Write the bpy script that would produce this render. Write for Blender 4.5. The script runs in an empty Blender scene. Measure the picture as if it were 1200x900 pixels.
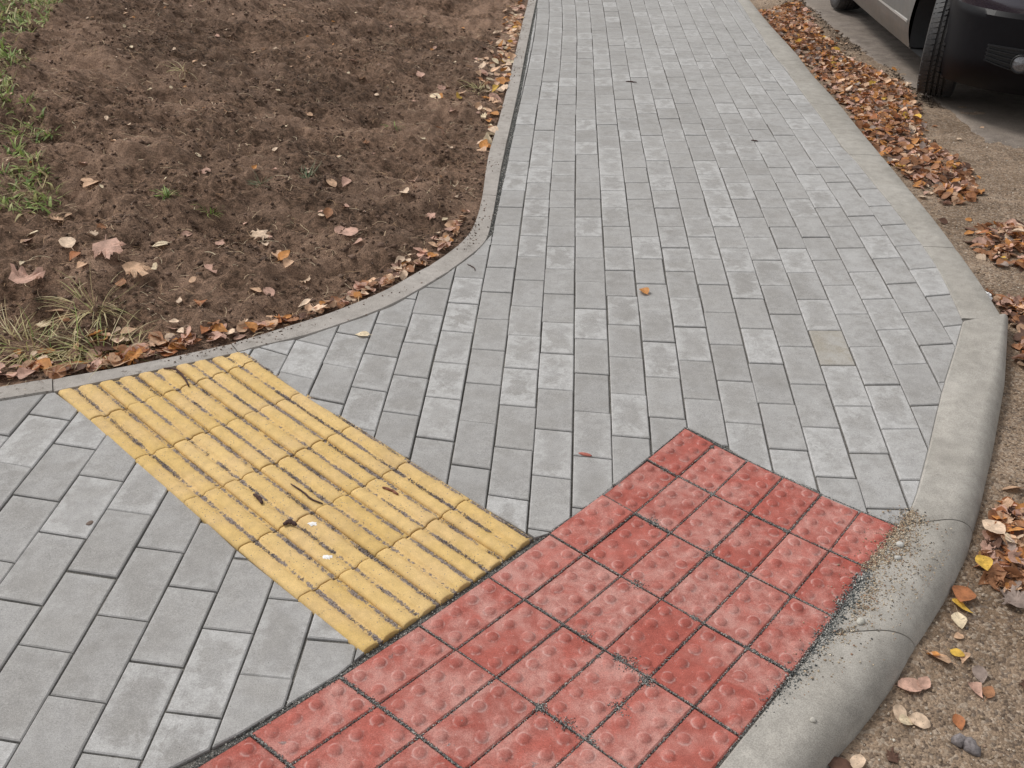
import bpy, bmesh, math, random
import numpy as np
from mathutils import Vector, Matrix

DATA = {"edge_in":[[-1.672,2.062],[-1.519,2.107],[-1.364,2.162],[-1.237,2.213],[-1.045,2.309],[-0.828,2.421],[-0.698,2.506],[-0.639,2.529],[-0.468,2.672],[-0.385,2.757],[-0.309,2.87],[-0.238,2.985],[-0.173,3.114],[-0.126,3.213],[-0.101,3.284],[-0.092,3.419],[-0.082,3.632],[-0.067,4.088],[-0.048,4.5],[-0.024,4.978],[0.009,5.682],[0.045,6.613],[0.092,7.709],[0.144,8.889]],
"edge_out":[[-1.712,2.132],[-1.552,2.171],[-1.393,2.224],[-1.295,2.267],[-1.088,2.353],[-0.876,2.463],[-0.768,2.534],[-0.677,2.613],[-0.589,2.678],[-0.485,2.788],[-0.412,2.872],[-0.352,2.973],[-0.283,3.08],[-0.223,3.2],[-0.183,3.304],[-0.157,3.43],[-0.144,3.582],[-0.135,3.807],[-0.134,4.083],[-0.128,4.358],[-0.097,4.89],[-0.06,5.676],[-0.018,6.749],[0.024,7.813],[0.071,8.879]],
"kerb_in":[[1.923,9.129],[1.808,7.838],[1.706,6.785],[1.679,6.25],[1.63,5.721],[1.601,5.231],[1.569,4.811],[1.545,4.559],[1.551,4.357],[1.535,4.076],[1.527,3.91],[1.521,3.746],[1.502,3.337],[1.485,3.125],[1.454,2.921],[1.424,2.75]],
"kerb_out":[[2.031,9.143],[1.942,8.004],[1.867,6.688],[1.813,6.19],[1.775,5.393],[1.74,5.034],[1.707,4.57],[1.684,4.191],[1.659,3.939],[1.655,3.734],[1.618,3.311],[1.595,3.026],[1.557,2.739]],
"kerbj":[[1.799,7.763],[1.636,5.401],[1.521,3.746],[1.507,3.306]],
"bn_in":[[1.422,2.733],[1.34,2.571],[1.21,2.325],[1.079,2.054],[0.978,1.851],[0.94,1.787],[0.91,1.737],[0.848,1.665],[0.78,1.583],[0.67,1.435],[0.552,1.284],[0.427,1.141],[0.372,1.075],[0.298,0.991]],
"bn_out":[[1.604,2.801],[1.441,2.427],[1.279,2.104],[1.147,1.854],[1.053,1.684],[0.967,1.565],[0.855,1.426],[0.757,1.303],[0.651,1.187],[0.58,1.116],[0.489,1.018]],
"bnj":[[0.95,1.694],[0.662,1.364]],
"L2":[[-0.088,3.261],[-0.072,3.633],[-0.045,4.089],[-0.014,4.769],[0.026,5.684],[0.078,6.968],[0.155,8.891]],
"yellow":[[-1.236,2.209],[-1.079,2.079],[-0.76,1.769],[-0.59,1.596],[-0.434,1.459],[-0.276,1.317],[-0.211,1.383],[-0.14,1.45],[-0.072,1.52],[-0.003,1.592],[0.059,1.662],[-0.095,1.794],[-0.25,1.94],[-0.572,2.221],[-0.779,2.442]],
"red":[[-0.583,1.044],[-0.471,1.126],[-0.317,1.263],[-0.275,1.314],[-0.177,1.395],[-0.042,1.535],[0.088,1.676],[0.222,1.814],[0.335,1.955],[0.459,2.108],[0.553,2.02],[0.59,1.964],[0.665,1.897],[0.736,1.834],[0.819,1.767],[0.901,1.728],[0.777,1.586],[0.667,1.435],[0.549,1.286],[0.424,1.143],[0.369,1.075],[0.298,0.991]],
"asph":[[2.433,10.32],[2.438,8.956],[2.395,7.664],[2.406,6.894],[2.434,6.272],[2.434,5.591],[2.416,5.257],[2.393,4.972],[2.386,4.507],[2.372,3.723]],
"wheels":[[2.473,5.858]],
"drift_far":[[2.053,8.913],[2.438,8.956],[2.324,7.938],[2.248,6.955],[2.302,6.641],[2.365,6.309],[2.435,6.147],[2.288,5.521],[2.11,5.147],[1.939,5.067],[1.817,5.262],[1.896,6.379],[1.923,7.679]],
"drift_mid":[[1.82,5.352],[2.08,5.503],[2.235,5.331],[2.096,4.857],[2.142,4.683],[2.132,4.348],[2.032,4.027],[1.865,3.89],[1.742,3.945],[1.76,4.412],[1.761,4.847]],
"drift_cor":[[1.784,3.635],[1.91,3.735],[2.07,3.744],[2.159,3.637],[1.971,3.235],[1.826,3.258],[1.756,3.315],[1.729,3.425]],
"drift_bull":[[1.632,3.01],[1.76,3.036],[1.893,2.945],[1.678,2.492],[1.54,2.526],[1.515,2.566],[1.597,2.781]],
"drift_near":[[1.133,1.856],[1.279,1.92],[1.47,1.919],[1.292,1.561],[1.128,1.569],[1.062,1.591],[1.04,1.65],[1.058,1.719]],
"drift_low":[[0.978,1.578],[1.03,1.579],[1.024,1.54],[0.956,1.506],[0.953,1.538]],
"sand":[[0.955,1.825],[0.989,1.842],[0.994,1.779],[0.948,1.688],[0.899,1.59],[0.846,1.498],[0.808,1.413],[0.766,1.4],[0.709,1.41],[0.663,1.371],[0.592,1.287],[0.546,1.265],[0.577,1.329],[0.687,1.457],[0.781,1.578],[0.876,1.692]],
"chips":[[0.427,2.886],[-0.452,2.558],[0.186,1.978],[-0.944,1.678]],
"road_leaves":[[0.877,1.386],[0.919,1.398],[0.828,1.321],[0.796,1.314],[0.87,1.392],[0.996,1.565],[0.979,1.534],[0.958,1.489],[0.764,1.228],[0.785,1.229],[0.924,1.307],[0.929,1.387],[0.863,1.234],[0.947,1.301],[0.642,1.135],[0.607,1.125],[1.066,1.648],[1.108,1.677],[1.138,1.766],[1.164,1.722],[0.949,1.35],[1.094,1.555]],
"tissue":[[1.58,2.981]],
"bark":[[0.836,1.191],[0.874,1.159]],
"pebbles":[[0.717,1.422],[0.873,1.657],[0.855,1.615],[0.561,1.178]],
"soil_leaves":[[-1.485,2.689],[-1.299,2.849],[-1.188,2.787],[-0.914,3.197],[-1.515,3.327],[-1.538,3.341],[-1.431,2.868],[-1.394,2.816],[-1.387,3.026],[-1.389,2.963],[-1.557,3.082],[-1.354,2.762],[-0.98,2.707],[-0.725,3.646],[-0.673,3.675],[-0.582,3.21],[-0.623,3.242],[-0.552,3.168],[-0.582,3.276],[-0.696,2.94],[-0.759,2.979],[-0.807,3.034],[-0.782,3.024],[-0.995,2.895],[-1.013,3.094],[-1.141,3.131],[-1.596,2.932],[-1.592,2.972],[-0.418,3.812],[-0.433,3.618],[-1.867,5.047],[-1.246,4.16],[-1.183,3.569],[-0.546,5.474],[-1.48,5.577],[-0.787,5.835],[-0.914,5.534],[-1.146,5.478],[-1.0,4.625],[-0.842,5.355],[-0.68,4.279],[-0.294,4.516],[-0.324,3.503],[-0.301,3.426],[-0.832,2.818],[-0.793,2.825],[-1.157,2.557],[-1.238,2.513],[-1.214,2.516],[-1.356,2.584],[-1.393,2.614],[-1.409,2.569],[-1.346,2.39],[-1.302,2.402],[-1.395,2.304],[-1.319,2.351],[-1.103,2.464],[-1.377,2.346],[-1.23,2.747],[-0.687,3.356],[-0.359,4.695],[-0.389,4.829],[-0.335,4.976],[-1.191,3.014],[-0.665,2.77],[-0.579,2.811]],
"tufts":[[-1.858,3.513],[-2.158,4.219],[-1.668,3.212],[-1.903,3.71],[-1.788,3.662],[-1.251,3.298],[-1.104,3.308],[-0.972,3.536],[-0.83,3.715],[-0.79,3.331],[-1.282,2.628],[-1.196,2.446],[-1.423,2.463],[-1.494,2.516],[-1.293,2.478],[-0.597,4.687],[-0.225,5.496],[-1.604,4.742],[-1.9,6.282],[-1.107,2.476],[-1.94,3.849],[-1.812,3.303],[-1.695,3.324]],
"verge":[[-3.587,5.099],[-2.549,5.825],[-2.397,5.214],[-2.313,4.669],[-2.144,4.396],[-2.036,3.985],[-2.001,3.836],[-1.84,3.759],[-1.8,3.591],[-1.731,3.505],[-1.716,3.381],[-1.585,3.227],[-1.589,3.077],[-1.72,3.014],[-2.304,2.82]],
"edgeleaf":[[-1.77,2.276],[-1.844,2.422],[-1.353,2.471],[-1.192,2.51],[-0.911,2.588],[-0.722,2.676],[-0.583,2.8],[-0.433,3.042],[-0.302,3.236],[-0.2,3.632],[-0.207,3.452],[-0.253,3.195],[-0.357,3.01],[-0.49,2.823],[-0.595,2.711],[-0.778,2.57],[-1.102,2.385],[-1.308,2.294]],
"edgeleaf2":[[-0.575,5.202],[-0.384,5.753],[-0.214,6.619],[-0.113,7.998],[-0.089,9.294],[0.056,9.32],[0.021,7.885],[-0.024,6.811],[-0.066,5.728],[-0.102,4.934],[-0.134,4.437],[-0.179,4.362],[-0.187,5.11],[-0.278,5.148],[-0.428,5.048]],
"grit_left":[[-0.101,3.284],[-0.085,3.261],[-0.068,3.633],[-0.041,4.089],[-0.009,4.769],[0.028,5.684],[0.081,6.968],[0.159,8.891],[0.13,8.887],[0.057,6.815],[0.009,5.682],[-0.031,4.799],[-0.064,4.088],[-0.085,3.632]],
"twigs":[[[-0.98,2.329],[-0.943,2.326],[-0.911,2.291],[-0.882,2.239]],[[-0.518,1.825],[-0.493,1.8],[-0.463,1.769],[-0.433,1.752]],[[-0.507,1.675],[-0.494,1.684],[-0.476,1.673]],[[-0.597,1.78],[-0.579,1.762],[-0.57,1.747]],[[-0.302,1.816],[-0.281,1.807],[-0.263,1.791]],[[1.128,4.628],[1.158,4.616]],[[0.631,5.825],[0.694,5.809]],[[2.14,6.772],[2.179,6.748]],[[-0.162,3.079],[-0.137,3.045],[-0.133,3.024]]],
"drops":[[-0.444,1.685],[-0.391,1.578]],
"cam":[1150.0,0.571622,0.020739,1.472847],
"warp":{"0":[[0.04695,0.10235,-0.02699,0.01856,-0.00338,0.58854,0.06535,-0.04609,0.01003,-0.01705,0.03499,-0.00122,0.00968,-0.01283,0.00081],[1.79114,1.98095,-0.08177,0.05772,-0.00605,-0.10913,0.21497,-0.09277,0.01196,0.01773,0.00804,0.01147,-0.01415,-0.02196,0.01129],4,[6,20]],
"1":[[-0.84884,0.03445,-0.00299,0.34397,-0.00485,-0.01169],[1.09916,0.50984,-0.00056,-0.05234,-0.00274,0.00928],2,[3,5]],
"2":[[-0.17731,0.38484,0.04452,-0.03135,0.68499,-0.07205,0.03304,-0.02178,0.00592,-0.03091],[1.39296,-0.31276,-0.03754,0.01781,0.69166,-0.01892,0.04286,0.04924,-0.01801,-0.03099],3,[5,5]],
"3":[[-0.27809,-0.76132,-0.05626,0.3618,0.03042,-0.0279],[1.31445,0.68266,0.08105,0.34283,-0.02512,0.00203],2,[5,5]]},"base":[0.055,3.2,0.6]}
RNG = np.random.default_rng(7)
random.seed(7)
scene = bpy.context.scene
COL = scene.collection

# ------------------------------------------------------------------ camera
F, PITCH, ROLL, CAM_H = DATA['cam']
cam_d = bpy.data.cameras.new('camera')
cam_d.sensor_width = 36.0
cam_d.lens = 36.0 * F / 1200.0
cam_d.clip_start = 0.05
cam_d.clip_end = 1000.0
cam = bpy.data.objects.new('camera', cam_d)
COL.objects.link(cam)
fwd = Vector((0, math.cos(PITCH), -math.sin(PITCH)))
upv = Vector((0, math.sin(PITCH), math.cos(PITCH)))
rgt = Vector((1, 0, 0))
cr, sr = math.cos(ROLL), math.sin(ROLL)
cx = rgt * cr + upv * sr
cy = upv * cr - rgt * sr
cz = -fwd
m = Matrix(((cx.x, cy.x, cz.x, 0), (cx.y, cy.y, cz.y, 0), (cx.z, cy.z, cz.z, CAM_H), (0, 0, 0, 1)))
cam.matrix_world = m
scene.camera = cam

# ------------------------------------------------------------------ sky, sun, exposure
SUN_EL, SUN_AZ = math.radians(52), math.radians(-60)      # azimuth from +Y towards +X
world = bpy.data.worlds.new('World')
scene.world = world
world.use_nodes = True
wn, wl = world.node_tree.nodes, world.node_tree.links
wn.clear()
sky = wn.new('ShaderNodeTexSky')
sky.sky_type = 'NISHITA'
sky.sun_disc = False
sky.sun_elevation = SUN_EL
sky.sun_rotation = SUN_AZ
sky.air_density = 1.0
sky.dust_density = 2.0
hs = wn.new('ShaderNodeHueSaturation')
hs.inputs['Saturation'].default_value = 0.06             # an overcast sky is nearly grey
bg = wn.new('ShaderNodeBackground')
bg.inputs['Strength'].default_value = 0.135
wo = wn.new('ShaderNodeOutputWorld')
wl.new(sky.outputs[0], hs.inputs['Color'])
wl.new(hs.outputs[0], bg.inputs['Color'])
wl.new(bg.outputs[0], wo.inputs['Surface'])
sun_d = bpy.data.lights.new('sun', 'SUN')
sun_d.energy = 1.35
sun_d.angle = math.radians(14)
sun_d.color = (1.0, 0.96, 0.90)
sun = bpy.data.objects.new('sun', sun_d)
sd = Vector((math.sin(SUN_AZ) * math.cos(SUN_EL), math.cos(SUN_AZ) * math.cos(SUN_EL), math.sin(SUN_EL)))
sun.rotation_euler = sd.to_track_quat('Z', 'Y').to_euler()
sun.location = (0, 0, 20)
COL.objects.link(sun)
scene.view_settings.view_transform = 'Standard'
scene.view_settings.look = 'None'
scene.view_settings.gamma = 1.0
scene.view_settings.exposure = 0.30

# ------------------------------------------------------------------ ground shape
BS, BY, BW = DATA['base']


def base(X, Y):
    return -BS * BW * np.logaddexp(0, (np.asarray(Y, float) - BY) / BW)


def roadbase(X, Y):
    Y = np.asarray(Y, float)
    return base(X, np.minimum(Y, 6.0)) - 0.026 * np.maximum(Y - 6.0, 0)


def hash2(ix, iy, seed):
    n = (ix.astype(np.int64) * 374761393 + iy.astype(np.int64) * 668265263 + seed * 2147483647) & 0xFFFFFFFF
    n = ((n ^ (n >> 13)) * 1274126177) & 0xFFFFFFFF
    n = n ^ (n >> 16)
    return (n & 0xFFFFFF) / float(0xFFFFFF)


def vnoise(X, Y, scale, seed=0):
    x, y = np.asarray(X, float) * scale, np.asarray(Y, float) * scale
    ix, iy = np.floor(x), np.floor(y)
    fx, fy = x - ix, y - iy
    fx, fy = fx * fx * (3 - 2 * fx), fy * fy * (3 - 2 * fy)
    a, b = hash2(ix, iy, seed), hash2(ix + 1, iy, seed)
    c, d = hash2(ix, iy + 1, seed), hash2(ix + 1, iy + 1, seed)
    return (a * (1 - fx) + b * fx) * (1 - fy) + (c * (1 - fx) + d * fx) * fy - 0.5


def pdist(X, Y, poly):
    """signed distance to an open polyline, positive on its left"""
    X, Y = np.asarray(X, float), np.asarray(Y, float)
    best = np.full(X.shape, 1e9)
    sg = np.zeros(X.shape)
    for (x0, y0), (x1, y1) in zip(poly[:-1], poly[1:]):
        dx, dy = x1 - x0, y1 - y0
        t = np.clip(((X - x0) * dx + (Y - y0) * dy) / (dx * dx + dy * dy), 0, 1)
        ax, ay = X - x0 - t * dx, Y - y0 - t * dy
        d = np.hypot(ax, ay)
        s = np.sign(dx * (Y - y0) - dy * (X - x0))
        k = d < best - 1e-9
        best = np.where(k, d, best)
        sg = np.where(k, s, sg)
    return best * sg


def inside(X, Y, poly):
    X, Y = np.asarray(X, float), np.asarray(Y, float)
    r = np.zeros(X.shape, bool)
    n = len(poly)
    for i in range(n):
        x0, y0 = poly[i]
        x1, y1 = poly[(i + 1) % n]
        if y0 == y1:
            continue
        c = (y0 > Y) != (y1 > Y)
        r ^= c & (X < (x1 - x0) * (Y - y0) / (y1 - y0) + x0)
    return r


EDGE_OUT = DATA['edge_out']
EO_EXT = [[-4.5, 1.15]] + EDGE_OUT + [[0.30, 14.0]]


def soil_z(X, Y, rough=True):
    d0 = pdist(X, Y, EO_EXT)
    d = np.maximum(d0, 0)
    z = base(X, Y) - 0.012 + 0.2 * d * d / (d + 0.25)
    if rough:
        k = np.clip(d / 0.15, 0.25, 1)
        z = z + k * (0.10 * np.clip(d / .6, 0, 1) * vnoise(X, Y, 1.25, 6) + 0.070 * vnoise(X + .2 * Y, Y * 1.5, 2.9, 1) + 0.056 * vnoise(X, Y, 8.3, 2)
                     + 0.038 * vnoise(X + .3 * Y, Y, 19, 3) + 0.024 * vnoise(X, Y - .2 * X, 41, 4)
                     + 0.012 * vnoise(X, Y, 80, 5))
    return z - np.where(d0 < -0.03, 0.2, 0.0) - np.where(d0 < 0.0, 0.012, 0)


KERB_OUT = DATA['kerb_out']
BN_OUT = DATA['bn_out']
ROAD_LINE = [[2.2, 14.0]] + KERB_OUT[:-1] + BN_OUT + [[0.2, 0.7], [-0.3, 0.1]]


def road_z(X, Y, rough=True):
    # the gutter follows the kerb, the lane further out keeps its own fall
    t = np.clip((pdist(X, Y, ROAD_LINE) - 0.02) / 0.42, 0, 1)
    t = t * t * (3 - 2 * t)
    z = base(X, Y) * (1 - t) + roadbase(X, Y) * t - 0.06
    if rough:
        z = z + 0.016 * vnoise(X, Y, 4, 11) + 0.008 * vnoise(X, Y, 15, 12) + 0.005 * vnoise(X, Y, 45, 13)
    return z


def walk_z(X, Y):
    return base(X, Y)


# ------------------------------------------------------------------ mesh helpers
def mesh_arrays(name, verts, faces, col=None, smooth=False):
    """verts (n,3); faces (k,3) or (k,4) array; col (n,3) point colours"""
    verts = np.asarray(verts, np.float32)
    faces = np.asarray(faces, np.int32)
    me = bpy.data.meshes.new(name)
    me.vertices.add(len(verts))
    me.vertices.foreach_set('co', verts.ravel())
    k = faces.shape[1]
    me.loops.add(faces.size)
    me.loops.foreach_set('vertex_index', faces.ravel())
    me.polygons.add(len(faces))
    me.polygons.foreach_set('loop_start', np.arange(0, faces.size, k, dtype=np.int32))
    me.update(calc_edges=True)
    me.validate()
    if col is not None:
        a = me.color_attributes.new('col', 'FLOAT_COLOR', 'POINT')
        c = np.ones((len(verts), 4), np.float32)
        c[:, :3] = col
        a.data.foreach_set('color', c.ravel())
    if smooth:
        me.polygons.foreach_set('use_smooth', np.ones(len(faces), bool))
    return me


def mesh_py(name, verts, faces, col=None, smooth=False):
    me = bpy.data.meshes.new(name)
    me.from_pydata([tuple(map(float, v)) for v in verts], [], [tuple(f) for f in faces])
    if col is not None:
        a = me.color_attributes.new('col', 'FLOAT_COLOR', 'POINT')
        c = np.ones((len(verts), 4), np.float32)
        c[:, :3] = col
        a.data.foreach_set('color', c.ravel())
    if smooth:
        for p in me.polygons:
            p.use_smooth = True
    return me


def link(name, me, mat=None, parent=None, label=None, cat=None, group=None, kind=None):
    o = bpy.data.objects.new(name, me)
    COL.objects.link(o)
    if mat is not None and me is not None and not me.materials:
        me.materials.append(mat)
    if parent is not None:
        o.parent = parent
    if label:
        o['label'] = label
    if cat:
        o['category'] = cat
    if group:
        o['group'] = group
    if kind:
        o['kind'] = kind
    return o


# ------------------------------------------------------------------ materials
class NT:
    def __init__(self, name, rough=0.85):
        self.m = bpy.data.materials.new(name)
        self.m.use_nodes = True
        self.t = self.m.node_tree
        self.b = self.t.nodes['Principled BSDF']
        self.b.inputs['Roughness'].default_value = rough
        self.b.inputs['Specular IOR Level'].default_value = 0.25
        self._geo = None

    def n(self, typ, **kw):
        x = self.t.nodes.new(typ)
        for k, v in kw.items():
            setattr(x, k, v)
        return x

    def l(self, a, b):
        self.t.links.new(a, b)

    def pos(self):
        if self._geo is None:
            self._geo = self.n('ShaderNodeNewGeometry').outputs['Position']
        return self._geo

    def noise(self, scale, detail=3.0, rough=0.55, vec=None, dist=0.0):
        x = self.n('ShaderNodeTexNoise')
        x.inputs['Scale'].default_value = scale
        x.inputs['Detail'].default_value = detail
        x.inputs['Roughness'].default_value = rough
        x.inputs['Distortion'].default_value = dist
        self.l(vec if vec is not None else self.pos(), x.inputs['Vector'])
        return x.outputs['Fac']

    def voro(self, scale, out='Distance', vec=None):
        x = self.n('ShaderNodeTexVoronoi')
        x.inputs['Scale'].default_value = scale
        self.l(vec if vec is not None else self.pos(), x.inputs['Vector'])
        return x.outputs[out]

    def math(self, op, a, b=None, clamp=False):
        x = self.n('ShaderNodeMath', operation=op, use_clamp=clamp)
        for i, v in enumerate((a, b)):
            if v is None:
                continue
            if isinstance(v, (int, float)):
                x.inputs[i].default_value = v
            else:
                self.l(v, x.inputs[i])
        return x.outputs[0]

    def ramp(self, v, lo, hi, a=0.0, b=1.0):
        x = self.n('ShaderNodeMapRange', interpolation_type='SMOOTHSTEP')
        self.l(v, x.inputs[0])
        for i, q in enumerate((lo, hi, a, b)):
            x.inputs[i + 1].default_value = q
        return x.outputs[0]

    def mix(self, f, a, b, mode='MIX'):
        x = self.n('ShaderNodeMix', data_type='RGBA', blend_type=mode)
        for s, v in ((0, f), (6, a), (7, b)):
            if isinstance(v, (int, float)):
                x.inputs[s].default_value = v
            elif isinstance(v, tuple):
                x.inputs[s].default_value = (*v, 1)
            else:
                self.l(v, x.inputs[s])
        return x.outputs[2]

    def scale(self, c, f):
        """colour times a scalar socket"""
        x = self.n('ShaderNodeVectorMath', operation='SCALE')
        if isinstance(c, tuple):
            x.inputs[0].default_value = c
        else:
            self.l(c, x.inputs[0])
        if isinstance(f, (int, float)):
            x.inputs['Scale'].default_value = f
        else:
            self.l(f, x.inputs['Scale'])
        return x.outputs[0]

    def attr(self, name):
        x = self.n('ShaderNodeAttribute')
        x.attribute_name = name
        return x

    def color(self, c):
        if isinstance(c, tuple):
            self.b.inputs['Base Color'].default_value = (*c, 1)
        else:
            self.l(c, self.b.inputs['Base Color'])

    def bump(self, h, strength=0.4, dist=0.002):
        x = self.n('ShaderNodeBump')
        x.inputs['Strength'].default_value = strength
        x.inputs['Distance'].default_value = dist
        self.l(h, x.inputs['Height'])
        self.l(x.outputs[0], self.b.inputs['Normal'])


def brick_edge(t):
    """distance in metres to the nearest edge of a whole 100 x 200 mm piece, from its own UV (metres)"""
    uv = t.n('ShaderNodeUVMap')
    sx = t.n('ShaderNodeSeparateXYZ')
    t.l(uv.outputs[0], sx.inputs[0])
    du = t.math('MINIMUM', sx.outputs[0], t.math('SUBTRACT', 0.1, sx.outputs[0]))
    dv = t.math('MINIMUM', sx.outputs[1], t.math('SUBTRACT', 0.2, sx.outputs[1]))
    return du, dv, sx, uv.outputs[0]


def mat_paver():
    t = NT('grey_concrete_paver', 0.9)
    rnd = t.n('ShaderNodeSeparateColor')
    t.l(t.attr('col').outputs['Color'], rnd.inputs[0])
    r, g, b = rnd.outputs
    du, dv, sx, uv = brick_edge(t)
    off = t.n('ShaderNodeVectorMath', operation='ADD')
    t.l(t.pos(), off.inputs[0])
    t.l(t.scale((13.0, 7.0, 31.0), r), off.inputs[1])
    fine = t.noise(520, 2, 0.6)
    mid = t.noise(38, 5, 0.65, off.outputs[0])
    big = t.noise(9, 3, 0.6, off.outputs[0], 0.6)
    streak = t.noise(21, 5, 0.75, off.outputs[0], 0.4)
    c = t.mix(r, (0.280, 0.269, 0.257), (0.322, 0.311, 0.299))
    c = t.mix(t.ramp(g, 0.97, 0.99), c, (0.310, 0.282, 0.238))          # a few yellower stones
    c = t.mix(t.ramp(big, 0.35, 0.68, 0, .35), c, (0.40, 0.395, 0.395))
    c = t.scale(c, t.ramp(mid, 0.25, 0.75, 0.92, 1.08))
    # lime bloom: irregular, strongest along the ends of a stone, more on some stones
    e = t.math('MINIMUM', t.math('MULTIPLY', du, 1.5), dv)
    amt = t.math('POWER', b, 2.0)
    reach = t.math('MULTIPLY', t.math('SUBTRACT', streak, 0.36), t.math('ADD', t.math('MULTIPLY', t.math('POWER', amt, 2.0), 0.30), 0.085))
    bloom = t.ramp(t.math('SUBTRACT', reach, e), -0.022, 0.030)
    bloom = t.math('MULTIPLY', bloom, t.ramp(mid, 0.30, 0.62, 0.40, 1.0))
    bloom = t.math('MULTIPLY', bloom, t.ramp(b, 0.10, 0.97, 0.30, 0.80))
    px = t.n('ShaderNodeSeparateXYZ')
    t.l(t.pos(), px.inputs[0])
    kerbside = t.ramp(px.outputs[0], 0.75, 1.35, 0.0, 0.20)
    drift = t.math('MULTIPLY', t.ramp(t.math('ADD', kerbside, t.noise(1.6, 4, 0.65, None, 0.8)), 0.46, 0.68), t.ramp(t.noise(24, 4, 0.7), 0.36, 0.62))
    bloom = t.math('MAXIMUM', bloom, t.math('MULTIPLY', drift, 0.38))
    foot = t.math('MULTIPLY', t.ramp(t.noise(2.3, 4, 0.6, None, 1.0), 0.50, 0.70), 0.22)
    c = t.mix(foot, c, (0.21, 0.20, 0.19))
    c = t.mix(bloom, c, (0.470, 0.464, 0.458))
    grain = t.math('MULTIPLY', t.ramp(fine, 0.28, 0.72, 0.82, 1.18), t.ramp(t.noise(230, 2, 0.6), 0.3, 0.7, 0.94, 1.06))
    c = t.scale(c, grain)
    pits = t.voro(160)
    pm = t.math('MULTIPLY', t.ramp(pits, 0.10, 0.17, 1.0, 0.0), t.ramp(t.noise(70, 2), 0.54, 0.62))
    c = t.mix(t.math('MULTIPLY', pm, 0.75), c, (0.06, 0.055, 0.05))
    wp = t.math('MULTIPLY', t.ramp(t.voro(240), 0.12, 0.19, 1.0, 0.0), t.ramp(t.noise(90, 2), 0.62, 0.66))
    c = t.mix(t.math('MULTIPLY', wp, 0.6), c, (0.7, 0.69, 0.66))
    t.color(c)
    h = t.math('ADD', t.math('MULTIPLY', fine, 0.6), t.math('MULTIPLY', mid, 0.5))
    h = t.math('SUBTRACT', h, t.math('MULTIPLY', pm, 0.8))
    t.bump(h, 0.30, 0.0012)
    return t.m


def mat_red():
    t = NT('red_concrete_tile', 0.88)
    rnd = t.n('ShaderNodeSeparateColor')
    t.l(t.attr('col').outputs['Color'], rnd.inputs[0])
    r, g, b = rnd.outputs
    fine = t.noise(480, 2, 0.6)
    mid = t.noise(30, 5, 0.65)
    big = t.noise(11, 4, 0.65, None, 0.5)
    c = t.mix(r, (0.340, 0.086, 0.066), (0.405, 0.118, 0.093))
    c = t.scale(c, t.ramp(mid, 0.25, 0.75, 0.82, 1.16))
    bl = t.math('MULTIPLY', t.ramp(t.math('ADD', big, t.math('MULTIPLY', b, 0.22)), 0.46, 0.80), t.ramp(mid, 0.32, 0.6, 0.35, 1))
    c = t.mix(t.math('MULTIPLY', bl, 0.62), c, (0.53, 0.325, 0.285))
    c = t.scale(c, t.ramp(fine, 0.28, 0.72, 0.8, 1.2))
    sp = t.math('MULTIPLY', t.ramp(t.voro(230), 0.10, 0.17, 1, 0), t.ramp(t.noise(60, 2), 0.52, 0.6))
    c = t.mix(t.math('MULTIPLY', sp, 0.6), c, (0.68, 0.52, 0.48))
    pits = t.math('MULTIPLY', t.ramp(t.voro(170), 0.10, 0.16, 1, 0), t.ramp(t.noise(50, 2), 0.60, 0.66))
    c = t.mix(t.math('MULTIPLY', pits, 0.6), c, (0.10, 0.05, 0.045))
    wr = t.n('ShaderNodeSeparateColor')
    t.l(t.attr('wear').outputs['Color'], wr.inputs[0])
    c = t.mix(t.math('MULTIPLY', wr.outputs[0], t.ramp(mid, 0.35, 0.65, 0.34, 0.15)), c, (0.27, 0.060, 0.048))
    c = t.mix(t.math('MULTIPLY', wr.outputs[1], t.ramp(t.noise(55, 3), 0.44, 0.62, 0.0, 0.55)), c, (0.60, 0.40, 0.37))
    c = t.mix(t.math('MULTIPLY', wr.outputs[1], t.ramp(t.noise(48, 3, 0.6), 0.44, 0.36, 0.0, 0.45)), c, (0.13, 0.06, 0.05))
    # swept-in grit left lying in the low spots of some tiles
    gr = t.math('MULTIPLY', t.ramp(t.noise(26, 4, 0.7, None, 0.8), 0.66, 0.70), t.ramp(t.noise(6, 2), 0.5, 0.6))
    gc = t.mix(t.ramp(t.noise(330, 2), 0.35, 0.65), (0.07, 0.075, 0.075), (0.32, 0.32, 0.31))
    c = t.mix(t.math('MULTIPLY', gr, 0.75), c, gc)
    t.color(c)
    t.bump(t.math('ADD', t.math('MULTIPLY', fine, 0.6), t.math('MULTIPLY', mid, 0.5)), 0.35, 0.0012)
    return t.m


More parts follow.
